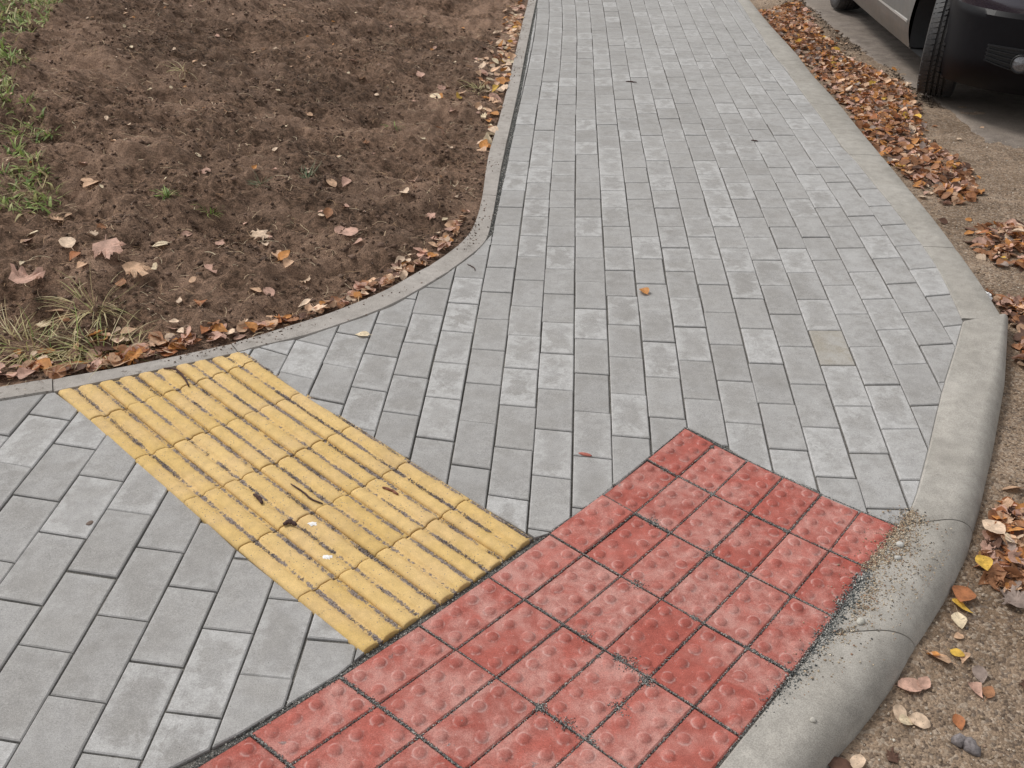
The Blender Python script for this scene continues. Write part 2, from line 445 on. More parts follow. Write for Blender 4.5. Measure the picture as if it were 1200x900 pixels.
def mat_yellow():
    t = NT('yellow_concrete_tile', 0.8)
    rnd = t.n('ShaderNodeSeparateColor')
    t.l(t.attr('col').outputs['Color'], rnd.inputs[0])
    r, g, b = rnd.outputs
    uv = t.n('ShaderNodeUVMap')
    sx = t.n('ShaderNodeSeparateXYZ')
    t.l(uv.outputs[0], sx.inputs[0])
    fine = t.noise(420, 2, 0.6)
    mid = t.noise(40, 4, 0.65)
    big = t.noise(8, 3, 0.6)
    c = t.mix(r, (0.595, 0.405, 0.152), (0.66, 0.462, 0.200))
    c = t.mix(t.ramp(big, 0.4, 0.68, 0, 0.55), c, (0.63, 0.440, 0.225))
    c = t.scale(c, t.ramp(mid, 0.25, 0.75, 0.88, 1.1))
    c = t.scale(c, t.ramp(fine, 0.28, 0.72, 0.9, 1.1))
    # worn skin: the dark core shows in ragged strips along the flanks of the ribs
    w = t.n('ShaderNodeMath', operation='WRAP')
    t.l(sx.outputs[0], w.inputs[0])
    w.inputs[1].default_value = 0.05
    w.inputs[2].default_value = 0.0
    flank = t.math('ABSOLUTE', t.math('SUBTRACT', w.outputs[0], 0.0435))
    near = t.ramp(flank, 0.0010, 0.0115, 1.0, 0.0)
    low = t.noise(12, 3, 0.55)
    rag = t.noise(95, 5, 0.85)
    thr = t.math('ADD', t.math('MULTIPLY', near, 0.29), t.math('MULTIPLY', t.math('SUBTRACT', low, 0.5), 0.62))
    worn = t.ramp(t.math('ADD', rag, thr), 0.735, 0.775)
    fleck = t.math('MULTIPLY', t.ramp(t.voro(125), 0.15, 0.21, 1, 0), t.ramp(t.noise(34, 3), 0.46, 0.54))
    worn = t.math('MAXIMUM', worn, t.math('MULTIPLY', fleck, 0.9))
    dk = t.mix(t.ramp(t.noise(300, 2), 0.35, 0.65), (0.085, 0.065, 0.062), (0.27, 0.235, 0.23))
    stain = t.math('MULTIPLY', t.ramp(t.noise(5, 4, 0.65, None, .6), 0.5, 0.72), 0.30)
    c = t.mix(stain, c, (0.36, 0.25, 0.13))
    c = t.mix(t.math('MULTIPLY', worn, 0.93), c, dk)
    t.color(c)
    h = t.math('SUBTRACT', t.math('ADD', t.math('MULTIPLY', fine, 0.35), t.math('MULTIPLY', mid, 0.3)), t.math('MULTIPLY', worn, 0.8))
    t.bump(h, 0.35, 0.0014)
    return t.m


def mat_kerb(name, ca, cb, stain):
    t = NT(name, 0.9)
    fine = t.noise(430, 2, 0.6)
    mid = t.noise(26, 5, 0.65)
    big = t.noise(3.2, 4, 0.6, None, 0.5)
    c = t.mix(t.ramp(big, 0.3, 0.7), ca, cb)
    c = t.scale(c, t.ramp(mid, 0.25, 0.75, 0.86, 1.12))
    c = t.scale(c, t.ramp(fine, 0.28, 0.72, 0.8, 1.2))
    st = t.math('MULTIPLY', t.ramp(t.noise(45, 4, 0.75), 0.54, 0.66), t.ramp(t.noise(5, 2), 0.44, 0.60))
    c = t.mix(t.math('MULTIPLY', st, stain), c, (0.12, 0.10, 0.085))
    wp = t.math('MULTIPLY', t.ramp(t.voro(190), 0.12, 0.19, 1, 0), t.ramp(t.noise(70, 2), 0.6, 0.66))
    c = t.mix(t.math('MULTIPLY', wp, 0.55), c, (0.62, 0.60, 0.55))
    t.color(c)
    t.bump(t.math('ADD', fine, t.math('MULTIPLY', mid, 0.8)), 0.3, 0.0012)
    return t.m


def mat_soil():
    t = NT('dark_topsoil', 0.95)
    fine = t.noise(230, 4, 0.75)
    mid = t.noise(42, 5, 0.7, None, 0.4)
    big = t.noise(2.6, 4, 0.6, None, 0.6)
    c = t.mix(t.ramp(mid, 0.32, 0.68), (0.070, 0.043, 0.028), (0.315, 0.198, 0.134))
    c = t.mix(t.ramp(big, 0.42, 0.66, 0, 0.62), c, (0.40, 0.262, 0.185))
    c = t.scale(c, t.ramp(t.noise(0.9, 3, 0.6), 0.35, 0.65, 0.78, 1.18))
    c = t.scale(c, t.ramp(fine, 0.25, 0.75, 0.38, 1.55))
    fib = t.math('MULTIPLY', t.ramp(t.voro(120), 0.1, 0.2, 1, 0), t.ramp(t.noise(33, 3), 0.58, 0.66))
    c = t.mix(t.math('MULTIPLY', fib, 0.5), c, (0.30, 0.20, 0.14))
    t.color(c)
    t.bump(t.math('ADD', fine, t.math('MULTIPLY', mid, 1.4)), 0.9, 0.012)
    return t.m


def mat_dirt():
    t = NT('sandy_gravel', 0.95)
    fine = t.noise(260, 3, 0.7)
    mid = t.noise(30, 5, 0.7)
    big = t.noise(2.2, 4, 0.6, None, 0.4)
    vo = t.n('ShaderNodeTexVoronoi')
    vo.inputs['Scale'].default_value = 150
    t.l(t.pos(), vo.inputs['Vector'])
    hv = t.n('ShaderNodeSeparateColor')
    t.l(vo.outputs['Color'], hv.inputs[0])
    c = t.mix(t.ramp(big, 0.35, 0.65), (0.205, 0.142, 0.094), (0.330, 0.242, 0.172))
    c = t.scale(c, t.ramp(mid, 0.25, 0.75, 0.68, 1.28))
    c = t.mix(t.math('MULTIPLY', t.ramp(hv.outputs[0], 0.62, 0.9), 0.45), c, (0.50, 0.42, 0.34))
    c = t.mix(t.math('MULTIPLY', t.ramp(hv.outputs[1], 0.74, 0.9), 0.65), c, (0.085, 0.062, 0.05))
    c = t.scale(c, t.ramp(fine, 0.25, 0.75, 0.68, 1.32))
    t.color(c)
    h = t.math('ADD', fine, t.math('SUBTRACT', 0.7, vo.outputs['Distance']))
    t.bump(h, 0.8, 0.005)
    return t.m


def mat_asphalt():
    t = NT('old_asphalt', 0.85)
    fine = t.noise(190, 3, 0.7)
    mid = t.noise(14, 5, 0.65)
    big = t.noise(1.4, 3, 0.6)
    c = t.mix(t.ramp(mid, 0.3, 0.7), (0.150, 0.124, 0.104), (0.245, 0.207, 0.178))
    c = t.mix(t.ramp(big, 0.40, 0.62, 0, 0.6), c, (0.245, 0.205, 0.170))
    vo = t.voro(120)
    c = t.mix(t.math('MULTIPLY', t.ramp(vo, 0.12, 0.26, 1, 0), 0.35), c, (0.33, 0.30, 0.265))
    c = t.scale(c, t.ramp(fine, 0.25, 0.75, 0.7, 1.3))
    t.color(c)
    t.bump(t.math('ADD', fine, mid), 0.6, 0.004)
    return t.m


def mat_sand(name, a, b):
    t = NT(name, 0.95)
    c = t.mix(t.ramp(t.noise(330, 3, 0.7), 0.3, 0.7), a, b)
    t.color(c)
    t.bump(t.noise(300, 2), 0.8, 0.003)
    return t.m


def mat_col(name, rough=0.7, var=0.35, scale=60, transl=0.0, veins=False):
    """colour from the mesh's own 'col' attribute, mottled"""
    t = NT(name, rough)
    a = t.attr('col').outputs['Color']
    n1 = t.noise(scale, 4, 0.65)
    c = t.scale(a, t.ramp(n1, 0.25, 0.75, 1 - var, 1 + var))
    if veins:
        c = t.mix(t.math('MULTIPLY', t.ramp(t.noise(190, 3, 0.7), 0.58, 0.68), 0.5), c, (0.09, 0.045, 0.025))
        t.bump(t.noise(110, 3, 0.6), 0.4, 0.003)
    t.color(c)
    if transl:
        t.b.inputs['Transmission Weight'].default_value = 0.0
        tr = t.n('ShaderNodeBsdfTranslucent')
        t.l(c, tr.inputs['Color'])
        mx = t.n('ShaderNodeMixShader')
        mx.inputs[0].default_value = transl
        t.l(t.b.outputs[0], mx.inputs[1])
        t.l(tr.outputs[0], mx.inputs[2])
        t.l(mx.outputs[0], t.t.nodes['Material Output'].inputs['Surface'])
    return t.m


def mat_simple(name, c, rough=0.5, metal=0.0, spec=0.5, coat=0.0, noise=0.0, nscale=80, dirt_reflection=None):
    t = NT(name, rough)
    t.b.inputs['Specular IOR Level'].default_value = spec
    t.b.inputs['Metallic'].default_value = metal
    t.b.inputs['Coat Weight'].default_value = coat
    col = c
    if noise:
        col = t.scale(c, t.ramp(t.noise(nscale, 4, 0.65), 0.25, 0.75, 1 - noise, 1 + noise))
    if dirt_reflection:  # beige patches: dirt on the tyres, painted ground reflection on the car sides
        col = t.mix(t.math('MULTIPLY', t.ramp(t.noise(9, 5, 0.7), 0.38, 0.72), dirt_reflection), col, (0.16, 0.13, 0.105))
    t.color(col)
    return t.m


M_PAVER = mat_paver()
M_RED = mat_red()
M_YELLOW = mat_yellow()
M_KERB = mat_kerb('kerb_concrete', (0.320, 0.298, 0.266), (0.390, 0.367, 0.333), 0.15)
M_EDGE = mat_kerb('edging_concrete', (0.315, 0.288, 0.262), (0.385, 0.355, 0.328), 0.75)
M_SOIL = mat_soil()
M_DIRT = mat_dirt()
M_ASPH = mat_asphalt()
M_BED = mat_sand('jointing_sand', (0.06, 0.055, 0.05), (0.21, 0.198, 0.18))
M_GRIT = mat_col('grit_grains', 0.9, 0.2, 200)
M_LEAF = mat_col('dry_leaf', 0.6, 0.32, 42, 0.18, True)
M_GRASS = mat_col('grass_blade', 0.55, 0.25, 30, 0.25)
M_CLOD = mat_col('soil_crumb', 0.95, 0.4, 150)
M_FIBRE = mat_col('straw_and_root', 0.85, 0.2, 90)

# ------------------------------------------------------------------ setting: far ground, soil bank, roadside, asphalt
gv = [(-300, -300, -2.5), (300, -300, -2.5), (300, 300, -2.5), (-300, 300, -2.5)]
link('ground', mesh_py('ground', gv, [(0, 1, 2, 3)]), M_DIRT, kind='structure')


def grid_mesh(name, xs, ys, zf, keep=None, smooth=True):
    X, Y = np.meshgrid(xs, ys)
    Z = zf(X, Y)
    nx, ny = len(xs), len(ys)
    idx = np.arange(nx * ny).reshape(ny, nx)
    f = np.stack([idx[:-1, :-1], idx[:-1, 1:], idx[1:, 1:], idx[1:, :-1]], -1).reshape(-1, 4)
    V = np.stack([X.ravel(), Y.ravel(), Z.ravel()], 1)
    if keep is not None:
        cxy = V[f].mean(1)
        f = f[keep(cxy[:, 0], cxy[:, 1])]
        used, inv = np.unique(f, return_inverse=True)
        V = V[used]
        f = inv.reshape(-1, 4)
    return mesh_arrays(name, V, f, smooth=smooth)


soil_me = grid_mesh('soil_bank', np.arange(-3.4, 0.30, 0.0135), np.concatenate([np.arange(1.5, 6.0, 0.0135), np.arange(6.0, 13.0, 0.03)]), soil_z,
                    lambda x, y: (pdist(x, y, EO_EXT) > -0.05))
link('soil_bank', soil_me, M_SOIL, kind='structure')
soil2 = grid_mesh('soil_slope', np.arange(-12, -3.35, 0.08), np.arange(1.0, 14, 0.08), lambda x, y: soil_z(x, y) - 0.006)
link('soil_slope', soil2, M_SOIL, kind='structure')
road_me = grid_mesh('roadside', np.arange(-0.4, 2.75, 0.016), np.concatenate([np.arange(0.2, 6.0, 0.016), np.arange(6, 13, 0.04)]), road_z,
                    lambda x, y: (pdist(x, y, ROAD_LINE) > -0.10))
link('roadside', road_me, M_DIRT, kind='structure')
road2 = grid_mesh('road_shoulder', np.arange(2.70, 4.5, 0.06), np.arange(0.2, 13, 0.06), lambda x, y: road_z(x, y) - 0.004,
                  lambda x, y: x < 4.5)
link('road_shoulder', road2, M_DIRT, kind='structure')

# worn asphalt: a slab with a ragged broken edge towards the dirt
ASPH = [[2.50, 13.0]] + DATA['asph']
dense = []
for (x0, y0), (x1, y1) in zip(ASPH[:-1], ASPH[1:]):
    n = max(2, int(math.hypot(x1 - x0, y1 - y0) / 0.02))
    for i in range(n):
        dense.append((x0 + (x1 - x0) * i / n, y0 + (y1 - y0) * i / n))
dense = np.array(dense)
dense[:, 0] += 0.035 * vnoise(dense[:, 1], dense[:, 1] * 0 + 3, 9, 21) + 0.02 * vnoise(dense[:, 1], dense[:, 1] * 0 + 5, 31, 22)
steps = np.array([0, 0.004, 0.02, 0.05, 0.10, 0.2, 0.4, 0.8, 1.6, 3.2, 6.0])
fade = np.clip((dense[:, 1] - 4.35) / 0.9, 0.0, 1.0)          # the slab dives under the dirt near the camera
VX = dense[:, 0][:, None] + steps[None, :]
VY = np.repeat(dense[:, 1][:, None], len(steps), 1)
VZ = roadbase(VX, VY) - 0.085 + (0.030 + 0.010 * vnoise(VX, VY, 6, 24)) * fade[:, None] + 0.004 * vnoise(VX, VY, 30, 25) + np.minimum(steps * 0.02, 0.012)[None, :]
VZ[:, 0] -= 0.06
VZ[:, 1] -= 0.006
ny, nx = VX.shape
idx = np.arange(nx * ny).reshape(ny, nx)
f = np.stack([idx[:-1, :-1], idx[1:, :-1], idx[1:, 1:], idx[:-1, 1:]], -1).reshape(-1, 4)
link('asphalt_road', mesh_arrays('asphalt_road', np.stack([VX.ravel(), VY.ravel(), VZ.ravel()], 1), f, smooth=True), M_ASPH, kind='structure')

# ------------------------------------------------------------------ pavement: sand bed and pieces
mid_edge = [((a[0] + b[0]) / 2, (a[1] + b[1]) / 2) for a, b in zip(DATA['edge_in'], DATA['edge_in'][1:])]
bed_poly = [[-3.0, 0.0], [-3.0, 1.5]] + [[x - 0.03, y + 0.02] for x, y in DATA['edge_in']] + [[0.2, 12.5], [2.05, 12.5]] + \
           [[x + 0.05, y] for x, y in DATA['kerb_in']] + [[x + 0.04, y - 0.02] for x, y in DATA['bn_in']] + [[0.0, 0.6], [-0.2, 0.0]]
bed = grid_mesh('pavement', np.arange(-3, 2.2, 0.03), np.arange(0, 12.6, 0.03),
                lambda x, y: base(x, y) - 0.0068 + 0.006 * vnoise(x, y, 9, 31) + 0.002 * vnoise(x, y, 33, 32), lambda x, y: inside(x, y, bed_poly))
pavement = link('pavement', bed, M_BED, kind='structure')


def warp(g, u, v):
    cxs, cys, deg, (su, sv) = DATA['warp'][str(g)]
    u = np.asarray(u, float) / su
    v = np.asarray(v, float) / sv
    X = Y = 0
    k = 0
    for i in range(deg + 1):
        for j in range(deg + 1 - i):
            mm = u ** i * v ** j
            X = X + cxs[k] * mm
            Y = Y + cys[k] * mm
            k += 1
    return X, Y


def warp_far(u, v):
    """the main field; past the last measured rows it runs straight on"""
    v = np.asarray(v, float)
    X, Y = warp(0, u, np.minimum(v, 70))
    X0, Y0 = warp(0, u, np.full(v.shape, 60.0))
    X1, Y1 = warp(0, u, np.full(v.shape, 70.0))
    e = np.maximum(v - 70, 0) / 10
    return X + (X1 - X0) * e, Y + (Y1 - Y0) * e


def clip_convex(subject, conv):
    """Sutherland-Hodgman: subject polygon cut to a convex counter-clockwise polygon"""
    out = subject
    n = len(conv)
    for i in range(n):
        ax, ay = conv[i]
        bx, by = conv[(i + 1) % n]
        inp, out = out, []
        if not inp:
            break
        def side(p):
            return (bx - ax) * (p[1] - ay) - (by - ay) * (p[0] - ax)
        for k in range(len(inp)):
            p, q = inp[k - 1], inp[k]
            sp, sq = side(p), side(q)
            if sq >= 0:
                if sp < 0:
                    s = sp / (sp - sq)
                    out.append((p[0] + s * (q[0] - p[0]), p[1] + s * (q[1] - p[1])))
                out.append(q)
            elif sp >= 0:
                s = sp / (sp - sq)
                out.append((p[0] + s * (q[0] - p[0]), p[1] + s * (q[1] - p[1])))
    return out


def clean(poly, eps=0.004):
    r = []
    for p in poly:
        if not r or math.hypot(p[0] - r[-1][0], p[1] - r[-1][1]) > eps:
            r.append(p)
    while len(r) > 1 and math.hypot(r[0][0] - r[-1][0], r[0][1] - r[-1][1]) <= eps:
        r.pop()
    return r


def area(p):
    return 0.5 * sum(p[i - 1][0] * p[i][1] - p[i][0] * p[i - 1][1] for i in range(len(p)))


def offset_in(poly, d):
    """move every edge of a ccw polygon inwards by d (mitred)"""
    n = len(poly)
    out = []
    for i in range(n):
        p0, p1, p2 = poly[i - 1], poly[i], poly[(i + 1) % n]
        e1 = (p1[0] - p0[0], p1[1] - p0[1])
        e2 = (p2[0] - p1[0], p2[1] - p1[1])
        l1, l2 = math.hypot(*e1) or 1e-9, math.hypot(*e2) or 1e-9
        n1, n2 = (-e1[1] / l1, e1[0] / l1), (-e2[1] / l2, e2[0] / l2)
        bx, by = n1[0] + n2[0], n1[1] + n2[1]
        den = 1 + n1[0] * n2[0] + n1[1] * n2[1]
        den = max(den, 0.35)
        out.append((p1[0] + bx / den * d, p1[1] + by / den * d))
    return out


def frame(quad):
    """origin and two axes (in metres of a nominal piece) of a warped quad: corners 00,10,11,01"""
    o = np.array(quad[0])
    eu = (np.array(quad[1]) - o + np.array(quad[2]) - np.array(quad[3])) / 2
    ev = (np.array(quad[3]) - o + np.array(quad[2]) - np.array(quad[1])) / 2
    return o, np.linalg.inv(np.stack([eu, ev], 1))


def piece_geo(poly, quad, nu, nv, zoff, tilt, chamfer=0.0025, depth=0.06):
    """chamfered prism on polygon; returns verts, faces, uv per vertex (metres in the piece)"""
    n = len(poly)
    if area(poly) < 0.0015:
        chamfer = 0.0008
    inner = offset_in(poly, chamfer)
    o, inv = frame(quad)
    c = np.mean(np.array(poly), 0)
    V, UV = [], []
    for ring, dz in ((inner, 0.0), (poly, -chamfer * 0.9), (poly, -depth)):
        for p in ring:
            z = float(base(p[0], p[1])) + zoff + dz + tilt[0] * (p[0] - c[0]) + tilt[1] * (p[1] - c[1])
            V.append((p[0], p[1], z))
            q = inv @ (np.array(p) - o)
            UV.append((q[0] * nu, q[1] * nv))
    Fs = [tuple(range(n))]
    for i in range(n):
        j = (i + 1) % n
        Fs.append((i, n + i, n + j, j))
        Fs.append((n + i, 2 * n + i, 2 * n + j, n + j))
    return V, Fs, UV


def piece_mesh(name, V, Fs, UV, rnd, smooth=False, wear=None):
    me = mesh_py(name, V, Fs, col=np.tile(np.array(rnd, np.float32), (len(V), 1)), smooth=smooth)
    if wear:
        a = me.color_attributes.new('wear', 'FLOAT_COLOR', 'POINT')
        w = np.zeros((len(V), 4), np.float32)
        w[:, 3] = 1
        for k, (r_, g_) in wear.items():
            w[k, 0], w[k, 1] = r_, g_
        a.data.foreach_set('color', w.ravel())
    uvl = me.uv_layers.new(name='UVMap')
    vi = np.empty(len(me.loops), np.int32)
    me.loops.foreach_get('vertex_index', vi)
    uvl.data.foreach_set('uv', np.array(UV, np.float32)[vi].ravel())
    return me


kerb_in_all = DATA['kerb_in'] + DATA['bn_in']
yl, rd = DATA['yellow'], DATA['red']
# region of the walkway's pavers, counter-clockwise not required
main_region = [yl[14]] + DATA['edge_in'][5:15][:9] + DATA['L2'] + [[0.26, 12.3], [2.07, 12.3]] + DATA['kerb_in'] + DATA['bn_in'][:7] + \
              [rd[15], rd[14], rd[13], rd[12], rd[11], rd[10], rd[9], rd[8], rd[7], rd[6], yl[10], yl[11], yl[12], yl[13]]
left_region = [[-3.0, 1.35], [-2.0, 1.90]] + DATA['edge_in'][:4] + yl[:6] + [rd[2], rd[1], rd[0], [-0.95, 0.55], [-2.2, 0.2], [-3.0, 0.5]]

pieces = []          # (distance, V, F, UV, rnd)


# main field: column u has its cross joints at even v for odd u, odd v for u even ... column 0 joints at v odd
def shift_region(r):
    return [tuple(p) for p in r]


lay_main = shift_region(main_region)
for u in range(-9, 14):
    par = 1 if u % 2 == 0 else 0
    for v in range(-6 + par, 110, 2):
        X, Y = warp_far([u, u + 1, u + 1, u], [v, v, v + 2, v + 2])
        quad = list(zip(X.tolist(), Y.tolist()))
        if area(quad) <= 0.004 or area(quad) > 0.05:
            continue
        if np.mean(Y) > 12.4:
            continue
        sh = (random.gauss(0, 0.0007), random.gauss(0, 0.0009))
        quad = [(q[0] + sh[0], q[1] + sh[1]) for q in quad]
        inn = offset_in(quad, 0.0013 + 0.0016 * random.random())
        poly = clean(clip_convex(lay_main, inn))
        if len(poly) < 3:
            continue
        if area(poly) < 0:
            poly = poly[::-1]
        if area(poly) < 0.00018:
            continue
        rnd = [random.random(), random.random() * 0.95, random.random()]
        if (u, v) == (8, 7):
            rnd = [0.4, 1.0, 0.1]
        V, Fs, UV = piece_geo(poly, quad, 0.1, 0.2, random.gauss(0, 0.0008), (random.gauss(0, 0.005), random.gauss(0, 0.004)))
        pieces.append((math.hypot(np.mean(X), np.mean(Y)), V, Fs, UV, rnd))
lay_left = shift_region(left_region)
for u in range(-14, 8):
    # column P..Q (u=0) has joints at odd w
    par = 1 if u % 2 == 0 else 0
    for v in range(-10 + par, 14, 2):
        X, Y = warp(1, [u, u + 1, u + 1, u], [v, v, v + 2, v + 2])
        quad = list(zip(X.tolist(), Y.tolist()))
        if area(quad) <= 0.004 or area(quad) > 0.05:
            continue
        sh = (random.gauss(0, 0.0007), random.gauss(0, 0.0009))
        quad = [(q[0] + sh[0], q[1] + sh[1]) for q in quad]
        inn = offset_in(quad, 0.0013 + 0.0016 * random.random())
        poly = clean(clip_convex(lay_left, inn))
        if len(poly) < 3:
            continue
        if area(poly) < 0:
            poly = poly[::-1]
        if area(poly) < 0.00018:
            continue
        rnd = [random.random(), random.random() * 0.95, random.random()]
        V, Fs, UV = piece_geo(poly, quad, 0.1, 0.2, random.gauss(0, 0.0008), (random.gauss(0, 0.005), random.gauss(0, 0.004)))
        pieces.append((math.hypot(np.mean(X), np.mean(Y)), V, Fs, UV, rnd))

pieces.sort(key=lambda p: p[0])
hidden = [p for p in pieces if min(v[1] for v in p[1]) < 0.80]      # below the frame
seen = [p for p in pieces if min(v[1] for v in p[1]) >= 0.80]
for d, V, Fs, UV, rnd in seen[:300]:
    link('paver', piece_mesh('paver', V, Fs, UV, rnd), M_PAVER, pavement)
JV, JF, JUV, JC = [], [], [], []
for d, V, Fs, UV, rnd in seen[300:] + hidden:
    o = len(JV)
    JV += V
    JUV += UV
    JC += [rnd] * len(V)
    JF += [tuple(i + o for i in f) for f in Fs]
me = mesh_py('paver_field', JV, JF, col=np.array(JC, np.float32))
uvl = me.uv_layers.new(name='UVMap')
vi = np.empty(len(me.loops), np.int32)
me.loops.foreach_get('vertex_index', vi)
uvl.data.foreach_set('uv', np.array(JUV, np.float32)[vi].ravel())
link('paver_field', me, M_PAVER, pavement, kind='stuff')

# ------------------------------------------------------------------ red blister tiles
red_root = link('blister_paving', None, None, label='square field of red blister paving tiles with raised domes, beside the rounded kerb', cat='tactile paving')
red_root.location = (0.30, 1.45, float(base(0, 1.45)))


def bil(q, s, t):
    q = [np.array(p) for p in q]
    return (1 - s) * (1 - t) * q[0] + s * (1 - t) * q[1] + s * t * q[2] + (1 - s) * t * q[3]


def dome(V, Fs, UV, c, z0, r, h, uv, wear):
    n = 10
    b = len(V)
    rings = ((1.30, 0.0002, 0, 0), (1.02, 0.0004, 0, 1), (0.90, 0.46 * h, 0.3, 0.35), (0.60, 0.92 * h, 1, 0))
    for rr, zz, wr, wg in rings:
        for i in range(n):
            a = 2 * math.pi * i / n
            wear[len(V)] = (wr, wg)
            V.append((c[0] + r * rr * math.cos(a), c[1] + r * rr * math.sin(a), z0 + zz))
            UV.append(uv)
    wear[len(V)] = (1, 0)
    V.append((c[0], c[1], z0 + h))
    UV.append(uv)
    for k in range(3):
        for i in range(n):
            j = (i + 1) % n
            Fs.append((b + k * n + i, b + k * n + j, b + (k + 1) * n + j, b + (k + 1) * n + i))
    for i in range(n):
        Fs.append((b + 3 * n + i, b + 3 * n + (i + 1) % n, b + 4 * n))


def to_local(V, root):
    l = root.location
    return [(v[0] - l.x, v[1] - l.y, v[2] - l.z) for v in V]


for a in range(-4, 5):
    for b in range(0, 6):
        X, Y = warp(2, [a, a, a + 1, a + 1], [b + 1, b, b, b + 1])       # ccw seen from above
        quad = list(zip(X.tolist(), Y.tolist()))
        if area(quad) < 0:
            quad = [quad[0], quad[3], quad[2], quad[1]]
        if min(Y) < 0.45:
            continue
        poly = offset_in(quad, 0.0010 + 0.0012 * random.random())
        zo = 0.0005 + random.gauss(0, 0.0013)
        tl = (random.gauss(0, 0.005), random.gauss(0, 0.005))
        V, Fs, UV = piece_geo(poly, quad, 0.1, 0.2, zo, tl, 0.003)
        cc = np.mean(np.array(poly), 0)
        wear = {}
        long_first = np.hypot(*(np.array(poly[1]) - np.array(poly[0]))) > np.hypot(*(np.array(poly[2]) - np.array(poly[1])))
        for i in range(4):
            for j in range(2):
                s, t2 = ((i + .5) / 4, (j + .5) / 2) if long_first else ((j + .5) / 2, (i + .5) / 4)
                c = bil(poly, s, t2)
                z0 = float(base(c[0], c[1])) + zo + tl[0] * (c[0] - cc[0]) + tl[1] * (c[1] - cc[1])
                dome(V, Fs, UV, c, z0, 0.0128, 0.0052 * random.uniform(0.75, 1.1), (s * .1, t2 * .2), wear)
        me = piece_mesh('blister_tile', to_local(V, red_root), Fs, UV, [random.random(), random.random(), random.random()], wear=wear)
        nb = 1 + 4 * 2
        sm = np.zeros(len(me.polygons), bool)
        sm[nb:] = True
        me.polygons.foreach_set('use_smooth', sm)
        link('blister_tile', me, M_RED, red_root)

# ------------------------------------------------------------------ yellow ribbed tiles
yel_root = link('ribbed_paving', None, None, label='strip of yellow ribbed paving tiles, worn, running from the dark soil to the red tiles', cat='guidance strip')
yel_root.location = (-0.5, 1.85, float(base(0, 1.85)))
PROF = []
for r in range(2):
    o = r * 0.5
    PROF += [(o + 0.020, 0.0000), (o + 0.045, 0.0036), (o + 0.080, 0.0052), (o + 0.18, 0.0060), (o + 0.29, 0.0052), (o + 0.335, 0.0034), (o + 0.365, -0.0008), (o + 0.42, -0.0016), (o + 0.485, -0.0014)]
PROF = [(0.006, -0.004)] + PROF + [(0.994, -0.004)]
yreg = [tuple(p) for p in yl]
ycut = DATA['edge_in']
for k in range(5):
    for j in range(0, 7):
        v0, v1 = float(j), float(j + 1)
        V, Fs, UV = [], [], []
        zo = random.gauss(0, 0.0010)
        n = len(PROF)
        NL = 9
        rows_v = np.concatenate([[v0 + 0.005, v0 + 0.015], np.linspace(v0 + 0.05, v1 - 0.05, NL - 4), [v1 - 0.015, v1 - 0.005]])
        keep_rows = []
        for q, vv in enumerate(rows_v):
            us = np.array([k + p[0] for p in PROF])
            X, Y = warp(3, us, np.full(n, vv))
            # cut against the edging: slide points back along the tile
            dd = pdist(X, Y, ycut)
            keep_rows.append((X, Y, dd, vv))
        # rows beyond the edging are pulled back to it
        ok = np.array([r[2] for r in keep_rows]) < -0.006
        if not ok.any():
            continue
        VV = np.repeat(rows_v[:, None], n, 1)
        for c in range(n):
            if not ok[:, c].all():
                lim = np.linspace(v0 + 0.005, v1 - 0.005, 160)
                X, Y = warp(3, np.full(160, k + PROF[c][0]), lim)
                good = pdist(X, Y, ycut) < -0.006
                vmax = lim[good].max() if good.any() else v0 + 0.012
                VV[:, c] = v0 + (rows_v - v0 - 0.005) * max(vmax - v0 - 0.005, 0.007) / 0.99 + 0.005
        if VV.max() - v0 < 0.05:
            continue
        for q in range(NL):
            us = np.array([k + p[0] for p in PROF])
            wob = 0.006 * np.array([vnoise(np.array([u * 9.0]), np.array([j * 5.0 + (0 if q < NL / 2 else 1)]), 1.0, 41)[0] for u in us]) if q in (0, NL - 1) else 0
            X, Y = warp(3, us, VV[q] + wob)
            end = 0.0016 if q in (0, NL - 1) else 0.0
            jit = vnoise(X, Y, 60, 42) * 0.0012
            for c in range(n):
                V.append((X[c], Y[c], float(base(X[c], Y[c])) + zo + 0.001 + PROF[c][1] - end + (jit[c] if 0 < c < n - 1 else 0)))
                UV.append((PROF[c][0] * 0.1, (VV[q, c] - v0) * 0.2))
        for q in range(NL - 1):
            for c in range(n - 1):
                Fs.append((q * n + c, q * n + c + 1, (q + 1) * n + c + 1, (q + 1) * n + c))
        o = len(V)
        rim = [(0, c) for c in range(n)] + [(q, n - 1) for q in range(1, NL)] + [(NL - 1, c) for c in range(n - 2, -1, -1)] + [(q, 0) for q in range(NL - 2, 0, -1)]
        for (q, c) in rim:
            p = V[q * n + c]
            V.append((p[0], p[1], p[2] - 0.05))
            UV.append(UV[q * n + c])
        L = len(rim)
        for i in range(L):
            a0 = rim[i][0] * n + rim[i][1]
            a1 = rim[(i + 1) % L][0] * n + rim[(i + 1) % L][1]
            Fs.append((a1, a0, o + i, o + (i + 1) % L))
        me = piece_mesh('ribbed_tile', to_local(V, yel_root), Fs, UV, [random.random(), random.random(), random.random()])
        me.flip_normals() if False else None
        sm = np.zeros(len(me.polygons), bool)
        sm[:(NL - 1) * (n - 1)] = True
        me.polygons.foreach_set('use_smooth', sm)
        link('ribbed_tile', me, M_YELLOW, yel_root)

